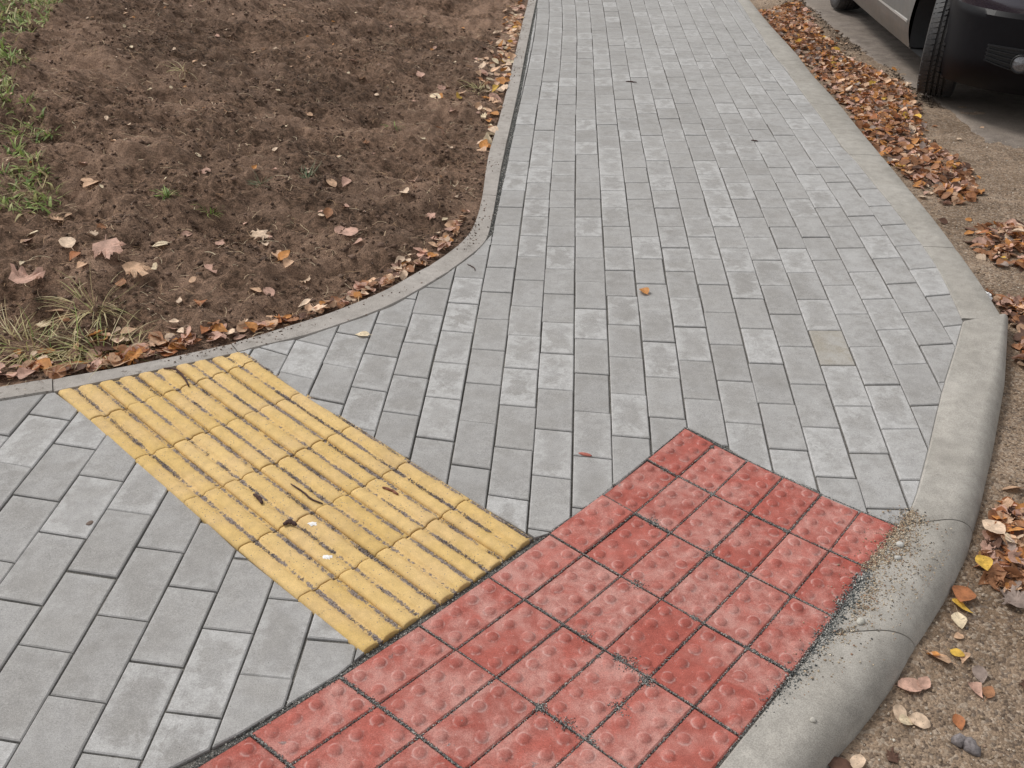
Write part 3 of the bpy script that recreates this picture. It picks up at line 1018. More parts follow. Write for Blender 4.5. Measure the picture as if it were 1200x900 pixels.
# ------------------------------------------------------------------ kerbs
def resample(line, n=None, step=0.05):
    L = np.array(line, float)
    s = np.concatenate([[0], np.cumsum(np.hypot(*np.diff(L, axis=0).T))])
    if n is None:
        n = max(2, int(s[-1] / step) + 1)
    t = np.linspace(0, s[-1], n)
    return np.stack([np.interp(t, s, L[:, 0]), np.interp(t, s, L[:, 1])], 1), t


def smooth_line(L, it=2):
    L = L.copy()
    for _ in range(it):
        L[1:-1] = 0.25 * L[:-2] + 0.5 * L[1:-1] + 0.25 * L[2:]
    return L


def near_i(L, p):
    return int(np.argmin(np.hypot(L[:, 0] - p[0], L[:, 1] - p[1])))


def kerb_block(name, A, B, prof, mat, parent, depth=0.2, gap=0.002, zf=base, wob=0.0, prof2=None):
    """solid between two matching lines; prof is a list of (t across, z)"""
    n, mm = len(A), len(prof)
    tl = np.cumsum(np.concatenate([[0], np.hypot(*np.diff((A + B) / 2, axis=0).T)]))
    s = (tl / tl[-1]) * (1 - 2 * gap / tl[-1]) + gap / tl[-1]
    Ai = np.stack([np.interp(s * tl[-1], tl, A[:, 0]), np.interp(s * tl[-1], tl, A[:, 1])], 1)
    Bi = np.stack([np.interp(s * tl[-1], tl, B[:, 0]), np.interp(s * tl[-1], tl, B[:, 1])], 1)
    zo = random.gauss(0, wob)
    V, Fs = [], []
    for i in range(n):
        pr = prof if prof2 is None else [(a[0] * (1 - i / (n - 1)) + b[0] * i / (n - 1), a[1] * (1 - i / (n - 1)) + b[1] * i / (n - 1)) for a, b in zip(prof, prof2)]
        end = 0.002 if i in (0, n - 1) else 0
        for t, z in pr:
            p = Ai[i] + (Bi[i] - Ai[i]) * t
            V.append((p[0], p[1], float(zf(p[0], p[1])) + z + zo - end))
        for t in (1.0, 0.0):
            p = Ai[i] + (Bi[i] - Ai[i]) * t
            V.append((p[0], p[1], float(zf(p[0], p[1])) - depth))
    w = mm + 2
    for i in range(n - 1):
        for c in range(w):
            d = (c + 1) % w
            Fs.append((i * w + c, (i + 1) * w + c, (i + 1) * w + d, i * w + d))
    Fs.append(tuple(range(w)))
    Fs.append(tuple((n - 1) * w + c for c in range(w - 1, -1, -1)))
    me = mesh_py(name, V, Fs)
    bm = bmesh.new()
    bm.from_mesh(me)
    bmesh.ops.recalc_face_normals(bm, faces=bm.faces[:])
    bm.to_mesh(me)
    bm.free()
    sm = np.ones(len(me.polygons), bool)
    sm[-2:] = False
    me.polygons.foreach_set('use_smooth', sm)
    try:
        me.set_sharp_from_angle(angle=math.radians(40))
    except Exception:
        pass
    return link(name, me, mat, parent)


kerb = link('kerb', None, None, label='grey concrete kerb along the right side of the footpath, rounded and dropped by the red tiles', cat='kerb')
kerb.location = (0, 0, 0)
N = 90
Ai, _ = resample([[2.09, 12.6]] + DATA['kerb_in'], 240)
Bi, _ = resample([[2.21, 12.6]] + DATA['kerb_out'], 240)
Ai, Bi = smooth_line(Ai, 30), smooth_line(Bi, 30)
STR = [(0.0, -0.002), (0.02, 0.002), (0.5, 0.003), (0.93, 0.002), (0.985, -0.003), (1.0, -0.012)]
cuts = [0] + [near_i(Ai, p) for p in DATA['kerbj'][:1]]
i2 = near_i(Ai, DATA['kerbj'][1])
i3 = near_i(Ai, DATA['kerbj'][2])
i4 = near_i(Ai, DATA['kerbj'][3])
cuts = [0, near_i(Ai, (1.87, 9.8)), near_i(Ai, (1.8, 7.8)), near_i(Ai, (1.71, 6.55)), i2, near_i(Ai, (1.56, 4.45)), near_i(Ai, DATA['kerbj'][3]), 239]
for a, b in zip(cuts[:-1], cuts[1:]):
    if b - a < 2:
        continue
    kerb_block('kerb_stone', Ai[a:b + 1], Bi[a:b + 1], STR, M_KERB, kerb)
# rounded stones round the corner
Ab, _ = resample(DATA['bn_in'], 160)
Bb, _ = resample(DATA['bn_out'], 160)
Ab, Bb = smooth_line(Ab, 5), smooth_line(Bb, 5)


def bull(t0, drop, n=11):
    pr = [(0.0, -0.002), (0.03, 0.002), (t0 * 0.6, 0.002)]
    for i in range(n + 1):
        s = i / n
        a = s * math.pi / 2
        pr.append((t0 + (1 - t0) * math.sin(a), 0.002 - drop * (1 - math.cos(a))))
    return pr


j1, j2 = near_i(Ab, DATA['bnj'][0]), near_i(Ab, DATA['bnj'][1])
kerb_block('kerb_stone', Ab[:j1 + 1], Bb[:j1 + 1], bull(0.82, 0.055), M_KERB, kerb, prof2=bull(0.50, 0.085))
kerb_block('kerb_stone', Ab[j1:j2 + 1], Bb[j1:j2 + 1], bull(0.50, 0.085), M_KERB, kerb)
kerb_block('kerb_stone', Ab[j2:], Bb[j2:], bull(0.50, 0.085), M_KERB, kerb)

edging = link('edging_kerb', None, None, label='thin grey concrete edging curving between the dark soil and the footpath', cat='edging')
Ae, _ = resample([[-3.0, 1.50]] + DATA['edge_in'] + [[0.26, 12.6]], 360)
Be, _ = resample([[-3.0, 1.58]] + DATA['edge_out'] + [[0.18, 12.6]], 360)
# match the outer line to the inner one by nearest point so stones stay square
Bm = []
for p in Ae:
    best, bd = None, 9e9
    for (x0, y0), (x1, y1) in zip(Be[:-1], Be[1:]):
        dx, dy = x1 - x0, y1 - y0
        t = min(1, max(0, ((p[0] - x0) * dx + (p[1] - y0) * dy) / (dx * dx + dy * dy)))
        q = (x0 + t * dx, y0 + t * dy)
        d = math.hypot(p[0] - q[0], p[1] - q[1])
        if d < bd:
            best, bd = q, d
    Bm.append(best)
Ae, Bm = smooth_line(Ae, 3), smooth_line(np.array(Bm), 4)
EDP = [(0.0, -0.004), (0.04, 0.003), (0.5, 0.004), (0.95, 0.003), (1.0, -0.004)]
tl = np.cumsum(np.concatenate([[0], np.hypot(*np.diff(Ae, axis=0).T)]))
j0 = tl[near_i(Ae, DATA['edge_in'][3])]
marks = [j0 - 2.0, j0 - 1.0, j0, tl[near_i(Ae, DATA['edge_in'][5])] + 0.03]
while marks[-1] < tl[-1] - 0.8:
    marks.append(marks[-1] + 0.8)
marks = [0] + [q for q in marks if 0.2 < q < tl[-1] - 0.2] + [tl[-1]]
for a, b in zip(marks[:-1], marks[1:]):
    ia, ib = int(np.searchsorted(tl, a)), int(np.searchsorted(tl, b))
    ib = min(ib, 359)
    if ib - ia < 2:
        continue
    kerb_block('edging_stone', Ae[ia:ib + 1], Bm[ia:ib + 1], EDP, M_EDGE, edging, depth=0.15, gap=0.0012, wob=0.0008)

# ------------------------------------------------------------------ scatter helpers
def octa(n, rng, flat=0.75):
    """n irregular eight-faced grains of unit size: (n,6,3)"""
    b = np.array([[1, 0, 0], [0, 1, 0], [-1, 0, 0], [0, -1, 0], [0, 0, 1], [0, 0, -1]], float)
    P = b[None] * rng.uniform(0.6, 1.15, (n, 6, 1)) + rng.uniform(-0.18, 0.18, (n, 6, 3))
    P[:, :, 2] *= flat
    a = rng.uniform(0, 2 * np.pi, n)
    c, s = np.cos(a), np.sin(a)
    X = P[:, :, 0] * c[:, None] - P[:, :, 1] * s[:, None]
    Y = P[:, :, 0] * s[:, None] + P[:, :, 1] * c[:, None]
    return np.stack([X, Y, P[:, :, 2]], -1)


OF = np.array([[0, 1, 4], [1, 2, 4], [2, 3, 4], [3, 0, 4], [1, 0, 5], [2, 1, 5], [3, 2, 5], [0, 3, 5]])


def grains(name, X, Y, Z, size, cols, mat, flat=0.75, kind='stuff', parent=None, sink=0.25):
    n = len(X)
    P = octa(n, RNG, flat) * size[:, None, None]
    P[:, :, 0] += X[:, None]
    P[:, :, 1] += Y[:, None]
    P[:, :, 2] += (Z + size * flat * (1 - 2 * sink))[:, None]
    Fs = (np.arange(n)[:, None, None] * 6 + OF[None]).reshape(-1, 3)
    me = mesh_arrays(name, P.reshape(-1, 3), Fs, np.repeat(cols, 6, 0))
    return link(name, me, mat, parent, kind=kind)


def in_poly(poly, n):
    P = np.array(poly)
    lo, hi = P.min(0), P.max(0)
    out = []
    tot = 0
    while tot < n:
        X = RNG.uniform(lo[0], hi[0], 4 * n)
        Y = RNG.uniform(lo[1], hi[1], 4 * n)
        k = inside(X, Y, poly)
        out.append(np.stack([X[k], Y[k]], 1))
        tot += k.sum()
        if len(out) > 60:
            break
    return np.concatenate(out)[:n]


def pal(n, colors, weights=None, var=0.15):
    c = np.array(colors)[RNG.choice(len(colors), n, p=weights)]
    return np.clip(c * RNG.uniform(1 - var, 1 + var, (n, 1)), 0, 1)


# grit swept into the joints of the red tiles
GX, GY = [], []
for a in range(-4, 6):
    for b in range(0, 7):
        for (du, dv, dens) in ((1, 0, 150), (0, 1, 150)):
            if a + du > 5 or b + dv > 6:
                continue
            mid = vnoise(np.array([a * 1.7 + du]), np.array([b * 2.3 + dv]), 1.0, 51)[0]
            n = int(dens * (0.9 + 2.6 * max(0, mid + 0.30)))
            n = int(n * (1.8 if (du == 0) else 1.0))
            t = RNG.uniform(0, 1, n)
            sp = 0.010 + 0.040 * max(0, mid + .1) * (1 + 0.8 * (du == 0))
            off = RNG.normal(0, 1, n) * sp * RNG.uniform(0.2, 1.0, n)
            uu = a + du * t + (off * 0.5 if dv else 0)
            vv = b + dv * t + (off if du else 0)
            X, Y = warp(2, uu, vv)
            GX.append(X)
            GY.append(Y)
# a few clots where joints meet
for (a, b, n, s) in ((0.0, 3.0, 320, .055), (1.0, 3.3, 220, .045), (0.95, 4.0, 380, .06), (0.0, 4.1, 300, .06), (-0.1, 2.1, 160, .04), (2.0, 3.8, 160, .04), (4.9, 1.0, 120, .035), (4.0, 3.9, 150, .04), (3.0, 5.0, 120, .035), (0, 5.1, 350, .08), (-1, 4.1, 300, .06), (0.02, 3.55, 260, .10), (1.02, 3.6, 320, .10), (0.5, 4.02, 200, .09), (2.02, 2.4, 200, .08), (3.02, 1.5, 220, .08), (4.02, 0.6, 160, .07), (3.0, 3.0, 160, .05), (4.0, 2.0, 160, .05), (1.03, 2.5, 160, .07)):
    X, Y = warp(2, a + RNG.normal(0, s * .55, n), b + RNG.normal(0, s * 1.3, n))
    GX.append(X)
    GY.append(Y)
GX, GY = np.concatenate(GX), np.concatenate(GY)
k = GY > 0.7
GX, GY = GX[k], GY[k]
n = len(GX)
GREY = [(0.06, 0.066, 0.066), (0.13, 0.135, 0.132), (0.21, 0.21, 0.20), (0.34, 0.33, 0.305), (0.48, 0.46, 0.42)]
size = RNG.uniform(0.0008, 0.0020, n)
grains('joint_grit', GX, GY, base(GX, GY) + 0.0004 - 0.0035 * (RNG.uniform(0, 1, n) < .5), size, pal(n, GREY, [.22, .27, .25, .17, .09]), M_GRIT)
# dark grit lodged in the grooves of the yellow tiles, in ragged runs
n = 26000
ku = RNG.integers(0, 5, n) + RNG.choice([0.43, 0.93], n) + RNG.normal(0, 0.030, n)
kv = RNG.uniform(0.05, 6.6, n)
ph = vnoise(np.round(ku * 2) * 3.1, kv * 3.4, 1.0, 57) + 0.7 * vnoise(ku * 9, kv * 14, 1.0, 59)
k = ph > 0.05
X, Y = warp(3, ku[k], kv[k])
k2 = pdist(X, Y, DATA['edge_in']) < -0.015
X, Y = X[k2], Y[k2]
n = len(X)
grains('groove_grit', X, Y, base(X, Y) - 0.0006, RNG.uniform(0.0007, 0.0017, n), pal(n, [(0.10, 0.085, 0.08), (0.18, 0.155, 0.15), (0.28, 0.25, 0.24), (0.40, 0.36, 0.33)], [.35, .33, .22, .1]), M_GRIT, sink=0.2)
# along the open joint by the edging, and the red field's border
p1 = in_poly(DATA['grit_left'], 5200)
p2 = []
for (u0, v0, u1, v1, m) in ((5, 0, 5, 6, 1100), (-4, 0, 5, 0, 1500)):
    t = RNG.uniform(0, 1, m)
    X, Y = warp(2, u0 + (u1 - u0) * t + (0.03 + RNG.normal(0, .022, m) if u0 == u1 else 0), v0 + (v1 - v0) * t + (-0.055 + RNG.normal(0, .045, m) if v0 == v1 else 0))
    p2.append(np.stack([X, Y], 1))
p = np.concatenate([p1] + p2)
p = p[p[:, 1] > 0.7]
n = len(p)
size = RNG.uniform(0.0010, 0.0024, n)
size[:5200] *= 1.5
grains('border_grit', p[:, 0], p[:, 1], base(p[:, 0], p[:, 1]) - 0.003, size, pal(n, GREY, [.3, .3, .2, .14, .06]), M_GRIT)
# sand and small stones washed up on the dropped kerb, thinning out both ways from the tile edge
L, _ = resample(DATA['bn_in'][5:12], 400)
n = 9500
t = RNG.beta(1.5, 2.9, n) * 399
i0 = t.astype(int)
tan_ = np.gradient(L, axis=0)
tan_ /= np.hypot(tan_[:, 0], tan_[:, 1])[:, None]
nrm = np.stack([-tan_[:, 1], tan_[:, 0]], 1)                   # left of the walking direction = towards the kerb top
side = np.where(RNG.uniform(0, 1, n) < 0.80, 1, -1)
prof_w = np.interp(i0, [0, 60, 150, 260, 330, 399], [0.016, 0.026, 0.030, 0.018, 0.009, 0.005])
off = np.where(side > 0, RNG.exponential(1.0, n) * prof_w, RNG.exponential(0.010, n))
off = np.minimum(off, 0.115)
p = L[i0] + nrm[i0] * (off * side)[:, None] + RNG.normal(0, 0.004, (n, 2))
acc = 0.25 + 1.6 * np.clip(vnoise(p[:, 0], p[:, 1], 26, 55) + 0.3, 0, 1) + 0.5 * (off < 0.012)
k = RNG.uniform(0, 1, n) < acc
p, off, side, i0 = p[k], off[k], side[k], i0[k]
n = len(p)
SAND = [(0.42, 0.33, 0.23), (0.31, 0.23, 0.16), (0.18, 0.155, 0.13), (0.55, 0.48, 0.38), (0.09, 0.09, 0.085), (0.35, 0.21, 0.14)]
lower = (i0 > 130) & (off < 0.012 + 0.016 * RNG.uniform(0, 1, n))
cols = np.where(lower[:, None], pal(n, GREY, [.24, .26, .24, .16, .10]), pal(n, SAND, [.30, .26, .16, .14, .08, .06]))
grains('sand_spill', p[:, 0], p[:, 1], base(p[:, 0], p[:, 1]) + 0.0012, RNG.uniform(0.0008, 0.0021, n) * RNG.choice([1, 1, 1, 1.7], n), cols, M_GRIT, sink=0.15)

# loose gravel on the roadside
n = 26000
rr = RNG.uniform(0, 1, n) ** 1.6
Yg = 0.75 + rr * 4.2
Xg = RNG.uniform(0.1, 2.75, n)
k = (pdist(Xg, Yg, ROAD_LINE) > 0.004) & (Xg < 0.7 + Yg * 0.62)
Xg, Yg = Xg[k], Yg[k]
n = len(Xg)
GRV = [(0.36, 0.27, 0.19), (0.29, 0.21, 0.145), (0.47, 0.39, 0.31), (0.19, 0.14, 0.10), (0.60, 0.54, 0.46), (0.38, 0.27, 0.20), (0.10, 0.09, 0.085)]
size = 0.0014 + 0.0042 * RNG.uniform(0, 1, n) ** 3.0
grains('roadside_gravel', Xg, Yg, road_z(Xg, Yg), size, pal(n, GRV, [.26, .26, .14, .14, .07, .08, .05]), M_GRIT, sink=0.3)

# dark damp crumbs along the broken asphalt edge
q, _ = resample(DATA['asph'][:6], 3600)
q = q - np.stack([RNG.exponential(0.055, 3600) - 0.012, np.zeros(3600)], 1) + RNG.normal(0, .01, (3600, 2))
k = vnoise(q[:, 0] * 4, q[:, 1], 2.2, 58) + RNG.uniform(-.25, .25, 3600) > -0.12
q = q[k]
n = len(q)
grains('damp_crumbs', q[:, 0], q[:, 1], road_z(q[:, 0], q[:, 1]), 0.003 + 0.010 * RNG.uniform(0, 1, n) ** 3, pal(n, [(0.13, 0.098, 0.075), (0.09, 0.07, 0.054), (0.20, 0.155, 0.118)]), M_CLOD, sink=0.3)

# crumbs of soil, on the bank and spilt along the edging
n = 52000
Xs = RNG.uniform(-2.6, 0.1, n)
Ys = 1.9 + 5.2 * RNG.uniform(0, 1, n) ** 1.5
d = pdist(Xs, Ys, EO_EXT)
k = (d > 0.0) & (vnoise(Xs, Ys, 5, 61) + 0.5 * vnoise(Xs, Ys, 17, 62) > -0.14)
Xs, Ys = Xs[k], Ys[k]
n = len(Xs)
size = 0.0016 + 0.0095 * RNG.uniform(0, 1, n) ** 5
SOILC = [(0.115, 0.073, 0.052), (0.098, 0.064, 0.047), (0.180, 0.118, 0.088), (0.250, 0.170, 0.128)]
grains('soil_crumbs', Xs, Ys, soil_z(Xs, Ys), size, pal(n, SOILC, [.38, .27, .25, .1]), M_CLOD, sink=0.3)
n = 900
Xs = RNG.uniform(-2.5, 0.05, n)
Ys = 2.0 + 5.5 * RNG.uniform(0, 1, n) ** 1.3
k = (pdist(Xs, Ys, EO_EXT) > 0.05) & (vnoise(Xs, Ys, 2.6, 65) > 0.02)
Xs, Ys = Xs[k], Ys[k]
n = len(Xs)
for_sz = 0.007 + 0.016 * RNG.uniform(0, 1, n) ** 2.5
grains('soil_clods', Xs, Ys, soil_z(Xs, Ys), for_sz, pal(n, SOILC, [.4, .35, .2, .05]), M_CLOD, flat=0.6, sink=0.35)
t = RNG.uniform(0, 1, 1500)
Ei = np.array(DATA['edge_out'])
q, _ = resample(DATA['edge_out'], 1500)
k = vnoise(q[:, 0] * 3, q[:, 1] * 3, 1.6, 63) + 0.5 * RNG.uniform(-.4, .5, 1500) > 0.16
q = q[k]
q2, _ = resample(DATA['edge_in'], 1500)
q2 = q2[k]
w = np.abs(RNG.normal(0, .42, len(q)))[:, None]
q = q + (q2 - q) * np.clip(w, 0, 1.0)
n = len(q)
grains('soil_crumbs', q[:, 0], q[:, 1], base(q[:, 0], q[:, 1]) + 0.003, RNG.uniform(0.0012, 0.004, n), pal(n, SOILC, [.4, .3, .2, .1]), M_CLOD, sink=0.2)


# ------------------------------------------------------------------ strips: roots, straws, grass
def strips(name, X, Y, Z, ang, length, width, lift, bend, cols, mat, seg=4, kind='stuff', parent=None, label=None, cat=None, group=None, taper=True, droop=0.0):
    """many thin curved strips in one mesh. lift: start angle above ground; bend: sideways curl; droop: bends back down"""
    n = len(X)
    V = np.zeros((n, (seg + 1) * 2, 3))
    a = ang.copy()
    px, py, pz = X.copy(), Y.copy(), Z.copy()
    el = lift.copy()
    st = length / seg
    for s in range(seg + 1):
        f = s / seg
        wv = width * ((1 - f) ** 0.7 * 0.96 + 0.04) if taper else width * (1 - 0.3 * f)
        nx, ny = -np.sin(a), np.cos(a)
        V[:, 2 * s, 0], V[:, 2 * s, 1], V[:, 2 * s, 2] = px + nx * wv, py + ny * wv, pz
        V[:, 2 * s + 1, 0], V[:, 2 * s + 1, 1], V[:, 2 * s + 1, 2] = px - nx * wv, py - ny * wv, pz + wv * 0.5
        px = px + np.cos(a) * np.cos(el) * st
        py = py + np.sin(a) * np.cos(el) * st
        pz = pz + np.sin(el) * st
        a = a + bend / seg
        el = el - droop / seg
    q = np.array([[2 * s, 2 * s + 1, 2 * s + 3, 2 * s + 2] for s in range(seg)])
    Fs = (np.arange(n)[:, None, None] * (seg + 1) * 2 + q[None]).reshape(-1, 4)
    me = mesh_arrays(name, V.reshape(-1, 3), Fs, np.repeat(cols, (seg + 1) * 2, 0), smooth=True)
    return link(name, me, mat, parent, label, cat, group, kind)


n = 11000
Xs = RNG.uniform(-2.6, 0.1, n)
Ys = 1.9 + 5.5 * RNG.uniform(0, 1, n) ** 1.4
k = pdist(Xs, Ys, EO_EXT) > 0.01
Xs, Ys = Xs[k], Ys[k]
n = len(Xs)
STRAW = [(0.50, 0.38, 0.25), (0.34, 0.22, 0.13), (0.17, 0.10, 0.06), (0.62, 0.52, 0.36), (0.25, 0.15, 0.10)]
strips('root_fibres', Xs, Ys, soil_z(Xs, Ys) + 0.002, RNG.uniform(0, 6.28, n), RNG.uniform(0.012, 0.075, n), RNG.uniform(0.0004, 0.0012, n),
       RNG.uniform(0.0, 0.45, n), RNG.normal(0, 1.2, n), pal(n, STRAW, [.22, .28, .2, .08, .22]), M_FIBRE, droop=RNG.uniform(0.2, 0.9, n), taper=False)


def tuft(X, Y, name, label, group, nb, L, wid, cols, spread, zf=soil_z, r=0.02, lift0=0.9, dr=1.3):
    z0 = float(zf(np.array([X]), np.array([Y]))[0])
    a = RNG.uniform(0, 2 * np.pi, nb)
    rr = RNG.uniform(0, r, nb)
    lx, ly = rr * np.cos(a), rr * np.sin(a)
    a2 = a + RNG.normal(0, 0.5, nb)
    o = strips(name, lx, ly, np.full(nb, -0.004), a2, L * RNG.uniform(0.5, 1.15, nb), wid * RNG.uniform(0.6, 1.2, nb), np.clip(lift0 + RNG.normal(0, spread, nb), 0.1, 1.5),
               RNG.normal(0, 0.5, nb), cols, M_GRASS, seg=5, kind=None, label=label, cat='grass tuft', group=group, droop=dr * RNG.uniform(0.3, 1.2, nb))
    o.location = (X, Y, z0)
    return o


GREENS = [(0.23, 0.31, 0.085), (0.32, 0.39, 0.13), (0.14, 0.21, 0.055), (0.45, 0.46, 0.20)]
DRY = [(0.54, 0.46, 0.24), (0.64, 0.56, 0.34), (0.36, 0.36, 0.15), (0.46, 0.36, 0.20)]
T = DATA['tufts']
TU = [(0, 'g', 26, .10), (1, 'g', 26, .10), (2, 'g', 30, .10), (3, 'g', 20, .08), (4, 'g', 18, .08), (5, 'g', 34, .075), (6, 'g', 34, .08), (7, 'k', 26, .075), (8, 'k', 36, .09), (9, 'd', 12, .07),
      (10, 'd', 70, .15), (11, 'm', 110, .16), (12, 'm', 90, .16), (13, 'd', 70, .14), (14, 'm', 70, .14), (15, 'g', 10, .07), (16, 'd', 34, .12), (17, 'd', 20, .12), (18, 'd', 18, .14), (19, 'm', 24, .10), (20, 'g', 18, .08), (21, 'g', 18, .08), (22, 'g', 16, .07)]
TLAB = {5: 'small green weed tuft on the soil, left one of a close pair', 6: 'bright green weed tuft on the soil, right one of a close pair',
        7: 'small blue green tuft alone in the middle of the soil', 8: 'spiky dark green tuft highest in the middle of the soil', 9: 'thin straw coloured tuft low in the middle of the soil',
        10: 'flattened yellow grass tuft behind the edging corner on the left', 11: 'wide tuft of long green and straw blades just behind the edging',
        12: 'bushy straw tuft beside the big brown leaf at the left', 13: 'pale dry tuft at the left border of the picture', 14: 'green and straw tuft between leaves near the edging',
        15: 'small green sprout on the upper right of the soil', 16: 'pale dry grass tuft beside the far straight edging', 17: 'wispy dry tuft high on the soil slope',
        18: 'straw tuft at the top border of the soil', 19: 'mixed tuft nearest the yellow strip, against the edging',
        0: 'low green weed in the middle of the grassy left verge', 1: 'green weed highest up on the grassy left verge', 2: 'large green weed at the lower end of the left verge',
        3: 'green weed at the soil side of the left verge', 4: 'small green weed where the verge meets bare soil', 20: 'upper green weed leaning over the soil from the verge', 21: 'low spreading weed on the outer left verge', 22: 'short weed beside the large one at the verge end'}
for (i, kd, nb, L) in TU:
    x, y = T[i]
    if kd == 'g':
        c = pal(nb, GREENS, [.35, .3, .2, .15])
        wid = 0.0045 if i < 5 or i > 19 else 0.0030
    elif kd == 'k':
        c = pal(nb, [(0.10, 0.15, 0.075), (0.16, 0.20, 0.11), (0.26, 0.27, 0.17)])
        wid = 0.0016
    elif kd == 'd':
        c = pal(nb, DRY, [.35, .25, .25, .15])
        wid = 0.0020
    else:
        c = pal(nb, DRY + GREENS, [.28, .22, .12, .14, .06, .06, .05, .07])
        wid = 0.0022
    tuft(x, y, 'grass_tuft', TLAB[i], 'grass tufts on the soil bank', nb, L * (1.0 if kd != 'g' else .8), wid, c, 0.35, r=0.018 if kd in 'gk' or nb < 30 else 0.065, lift0=0.48 if kd in 'dm' else 0.6, dr=1.0)

# the verge at the left: short grass and broad little leaves nobody could count
pv = in_poly(DATA['verge'], 13000)
xv, yv = pv[:, 0], pv[:, 1]
k = vnoise(xv, yv, 6, 71) + 0.6 * vnoise(xv, yv, 19, 72) > -0.10 - 0.25 * np.clip((-1.9 - xv) / 0.8, 0, 1)
xv, yv = xv[k], yv[k]
n = len(xv)
strips('verge_grass', xv, yv, soil_z(xv, yv) - 0.003, RNG.uniform(0, 6.28, n), RNG.uniform(0.02, 0.075, n), RNG.choice([0.0014, 0.0024, 0.0065], n, p=[.36, .32, .32]),
       RNG.uniform(0.2, 1.25, n), RNG.normal(0, .6, n), pal(n, GREENS + DRY, [.25, .22, .17, .14, .06, .05, .06, .05]), M_GRASS, droop=RNG.uniform(0.3, 1.8, n))


# ------------------------------------------------------------------ leaves
def leaf_shape(kind, rng):
    """one dry leaf about 1 long along +y, lying near z=0: verts, quads/tris"""
    V, Fs = [], []
    cup = rng.uniform(-0.30, 0.45)
    bend = rng.uniform(-0.25, 0.45)
    tw = rng.uniform(-0.25, 0.25)
    fold = rng.uniform(0.0, 0.30)

    def zz(x, y):
        return abs(x) * fold + cup * x * x * 2.2 + bend * (y - 0.5) ** 2 + tw * x * (y - .4) + rng.normal(0, 0.012)
    if kind == 'maple':
        lobes = [(-1.25, 0.62), (-0.62, 0.80), (0.0, 1.0), (0.62, 0.80), (1.25, 0.62)]
        pts = [(0.0, -0.02)]
        pts.append((-0.26, 0.0))
        for i, (a, r) in enumerate(lobes):
            r *= rng.uniform(0.88, 1.1)
            r *= 0.72
            if i:
                am = (a + lobes[i - 1][0]) / 2
                pts.append((0.36 * math.sin(am), 0.22 + 0.36 * math.cos(am) * .9))
            for da, rf in ((-0.17, 0.74), (-0.10, 0.80), (0.0, 1.0), (0.11, 0.79), (0.18, 0.72)):
                pts.append((r * rf * math.sin(a + da) * 1.05, 0.22 + r * rf * math.cos(a + da)))
        pts.append((0.26, 0.0))
        c = (0.0, 0.22)
        V.append((c[0], c[1], 0.0))
        nn = len(pts)
        for p in pts:
            q = (c[0] + (p[0] - c[0]) * .5, c[1] + (p[1] - c[1]) * .5)
            V.append((q[0], q[1], zz(*q) * 0.6))
        for p in pts:
            V.append((p[0], p[1], zz(*p) + 0.05 * rng.normal()))
        for i in range(nn):
            j = (i + 1) % nn
            Fs.append((0, 1 + j, 1 + i))
            Fs.append((1 + i, 1 + j, 1 + nn + j, 1 + nn + i))
    else:
        prof = {'ovate': [(0, .02), (.10, .20), (.28, .33), (.48, .345), (.68, .26), (.86, .12), (1.0, .005)],
                'birch': [(0, .03), (.07, .28), (.22, .385), (.42, .33), (.62, .20), (.82, .09), (1.0, .005)],
                'round': [(0, .03), (.10, .26), (.28, .40), (.5, .43), (.72, .36), (.9, .19), (1.0, .02)]}[kind]
        wl, wr = rng.uniform(0.85, 1.1), rng.uniform(0.85, 1.1)
        for (y, w) in prof:
            for x in (-w * wl, -w * .5 * wl, 0, w * .5 * wr, w * wr):
                jx = x * (1 + rng.normal(0, .05))
                V.append((jx, y, zz(jx, y)))
        for i in range(len(prof) - 1):
            for c in range(4):
                Fs.append((i * 5 + c, i * 5 + c + 1, i * 5 + 6 + c, i * 5 + 5 + c))
    b = len(V)                                               # stalk
    sl = rng.uniform(0.18, 0.4)
    sx = rng.uniform(-0.08, 0.08)
    z0 = zz(0, 0)
    V += [(-0.012, 0.02, z0), (0.012, 0.02, z0 + .01), (sx - 0.009, -sl, z0 + .02), (sx + 0.009, -sl, z0 + .03)]
    Fs.append((b, b + 1, b + 3, b + 2))
    V = np.array(V)
    V[:, 1] -= 0.45
    V[:, 2] -= V[:, 2].min() - 0.0
    return V, Fs


LC = {'brown': (0.36, 0.175, 0.090), 'orange': (0.58, 0.265, 0.085), 'tan': (0.66, 0.43, 0.28), 'pink': (0.60, 0.375, 0.290), 'dark': (0.15, 0.082, 0.058),
      'pale': (0.74, 0.56, 0.41), 'yellow': (0.72, 0.46, 0.085), 'grey': (0.32, 0.25, 0.215), 'cream': (0.80, 0.66, 0.46), 'rust': (0.42, 0.170, 0.075)}
LRNG = np.random.default_rng(23)
SHAPES = {kd: [leaf_shape(kd, LRNG) for _ in range(5)] for kd in ('ovate', 'birch', 'round', 'maple')}
LEAF_ME = {}


def leaf_mesh(kind, var, colname):
    key = (kind, var, colname)
    if key not in LEAF_ME:
        V, Fs = SHAPES[kind][var]
        c = np.array(LC[colname])
        cols = np.tile(c, (len(V), 1))
        nz = LRNG.uniform(0.86, 1.12, (len(V), 1))
        r = np.hypot(V[:, 0], V[:, 1])[:, None]
        cols = cols * nz * (1.06 - 0.25 * r)
        LEAF_ME[key] = mesh_py('fallen_leaf', V, Fs, col=cols, smooth=True)
        LEAF_ME[key].materials.append(M_LEAF)
    return LEAF_ME[key]


NOTES = []
PENDING = [None]


def leaf_note(cn, kd, lab, grp):
    PENDING[0] = (cn, kd, lab, grp)


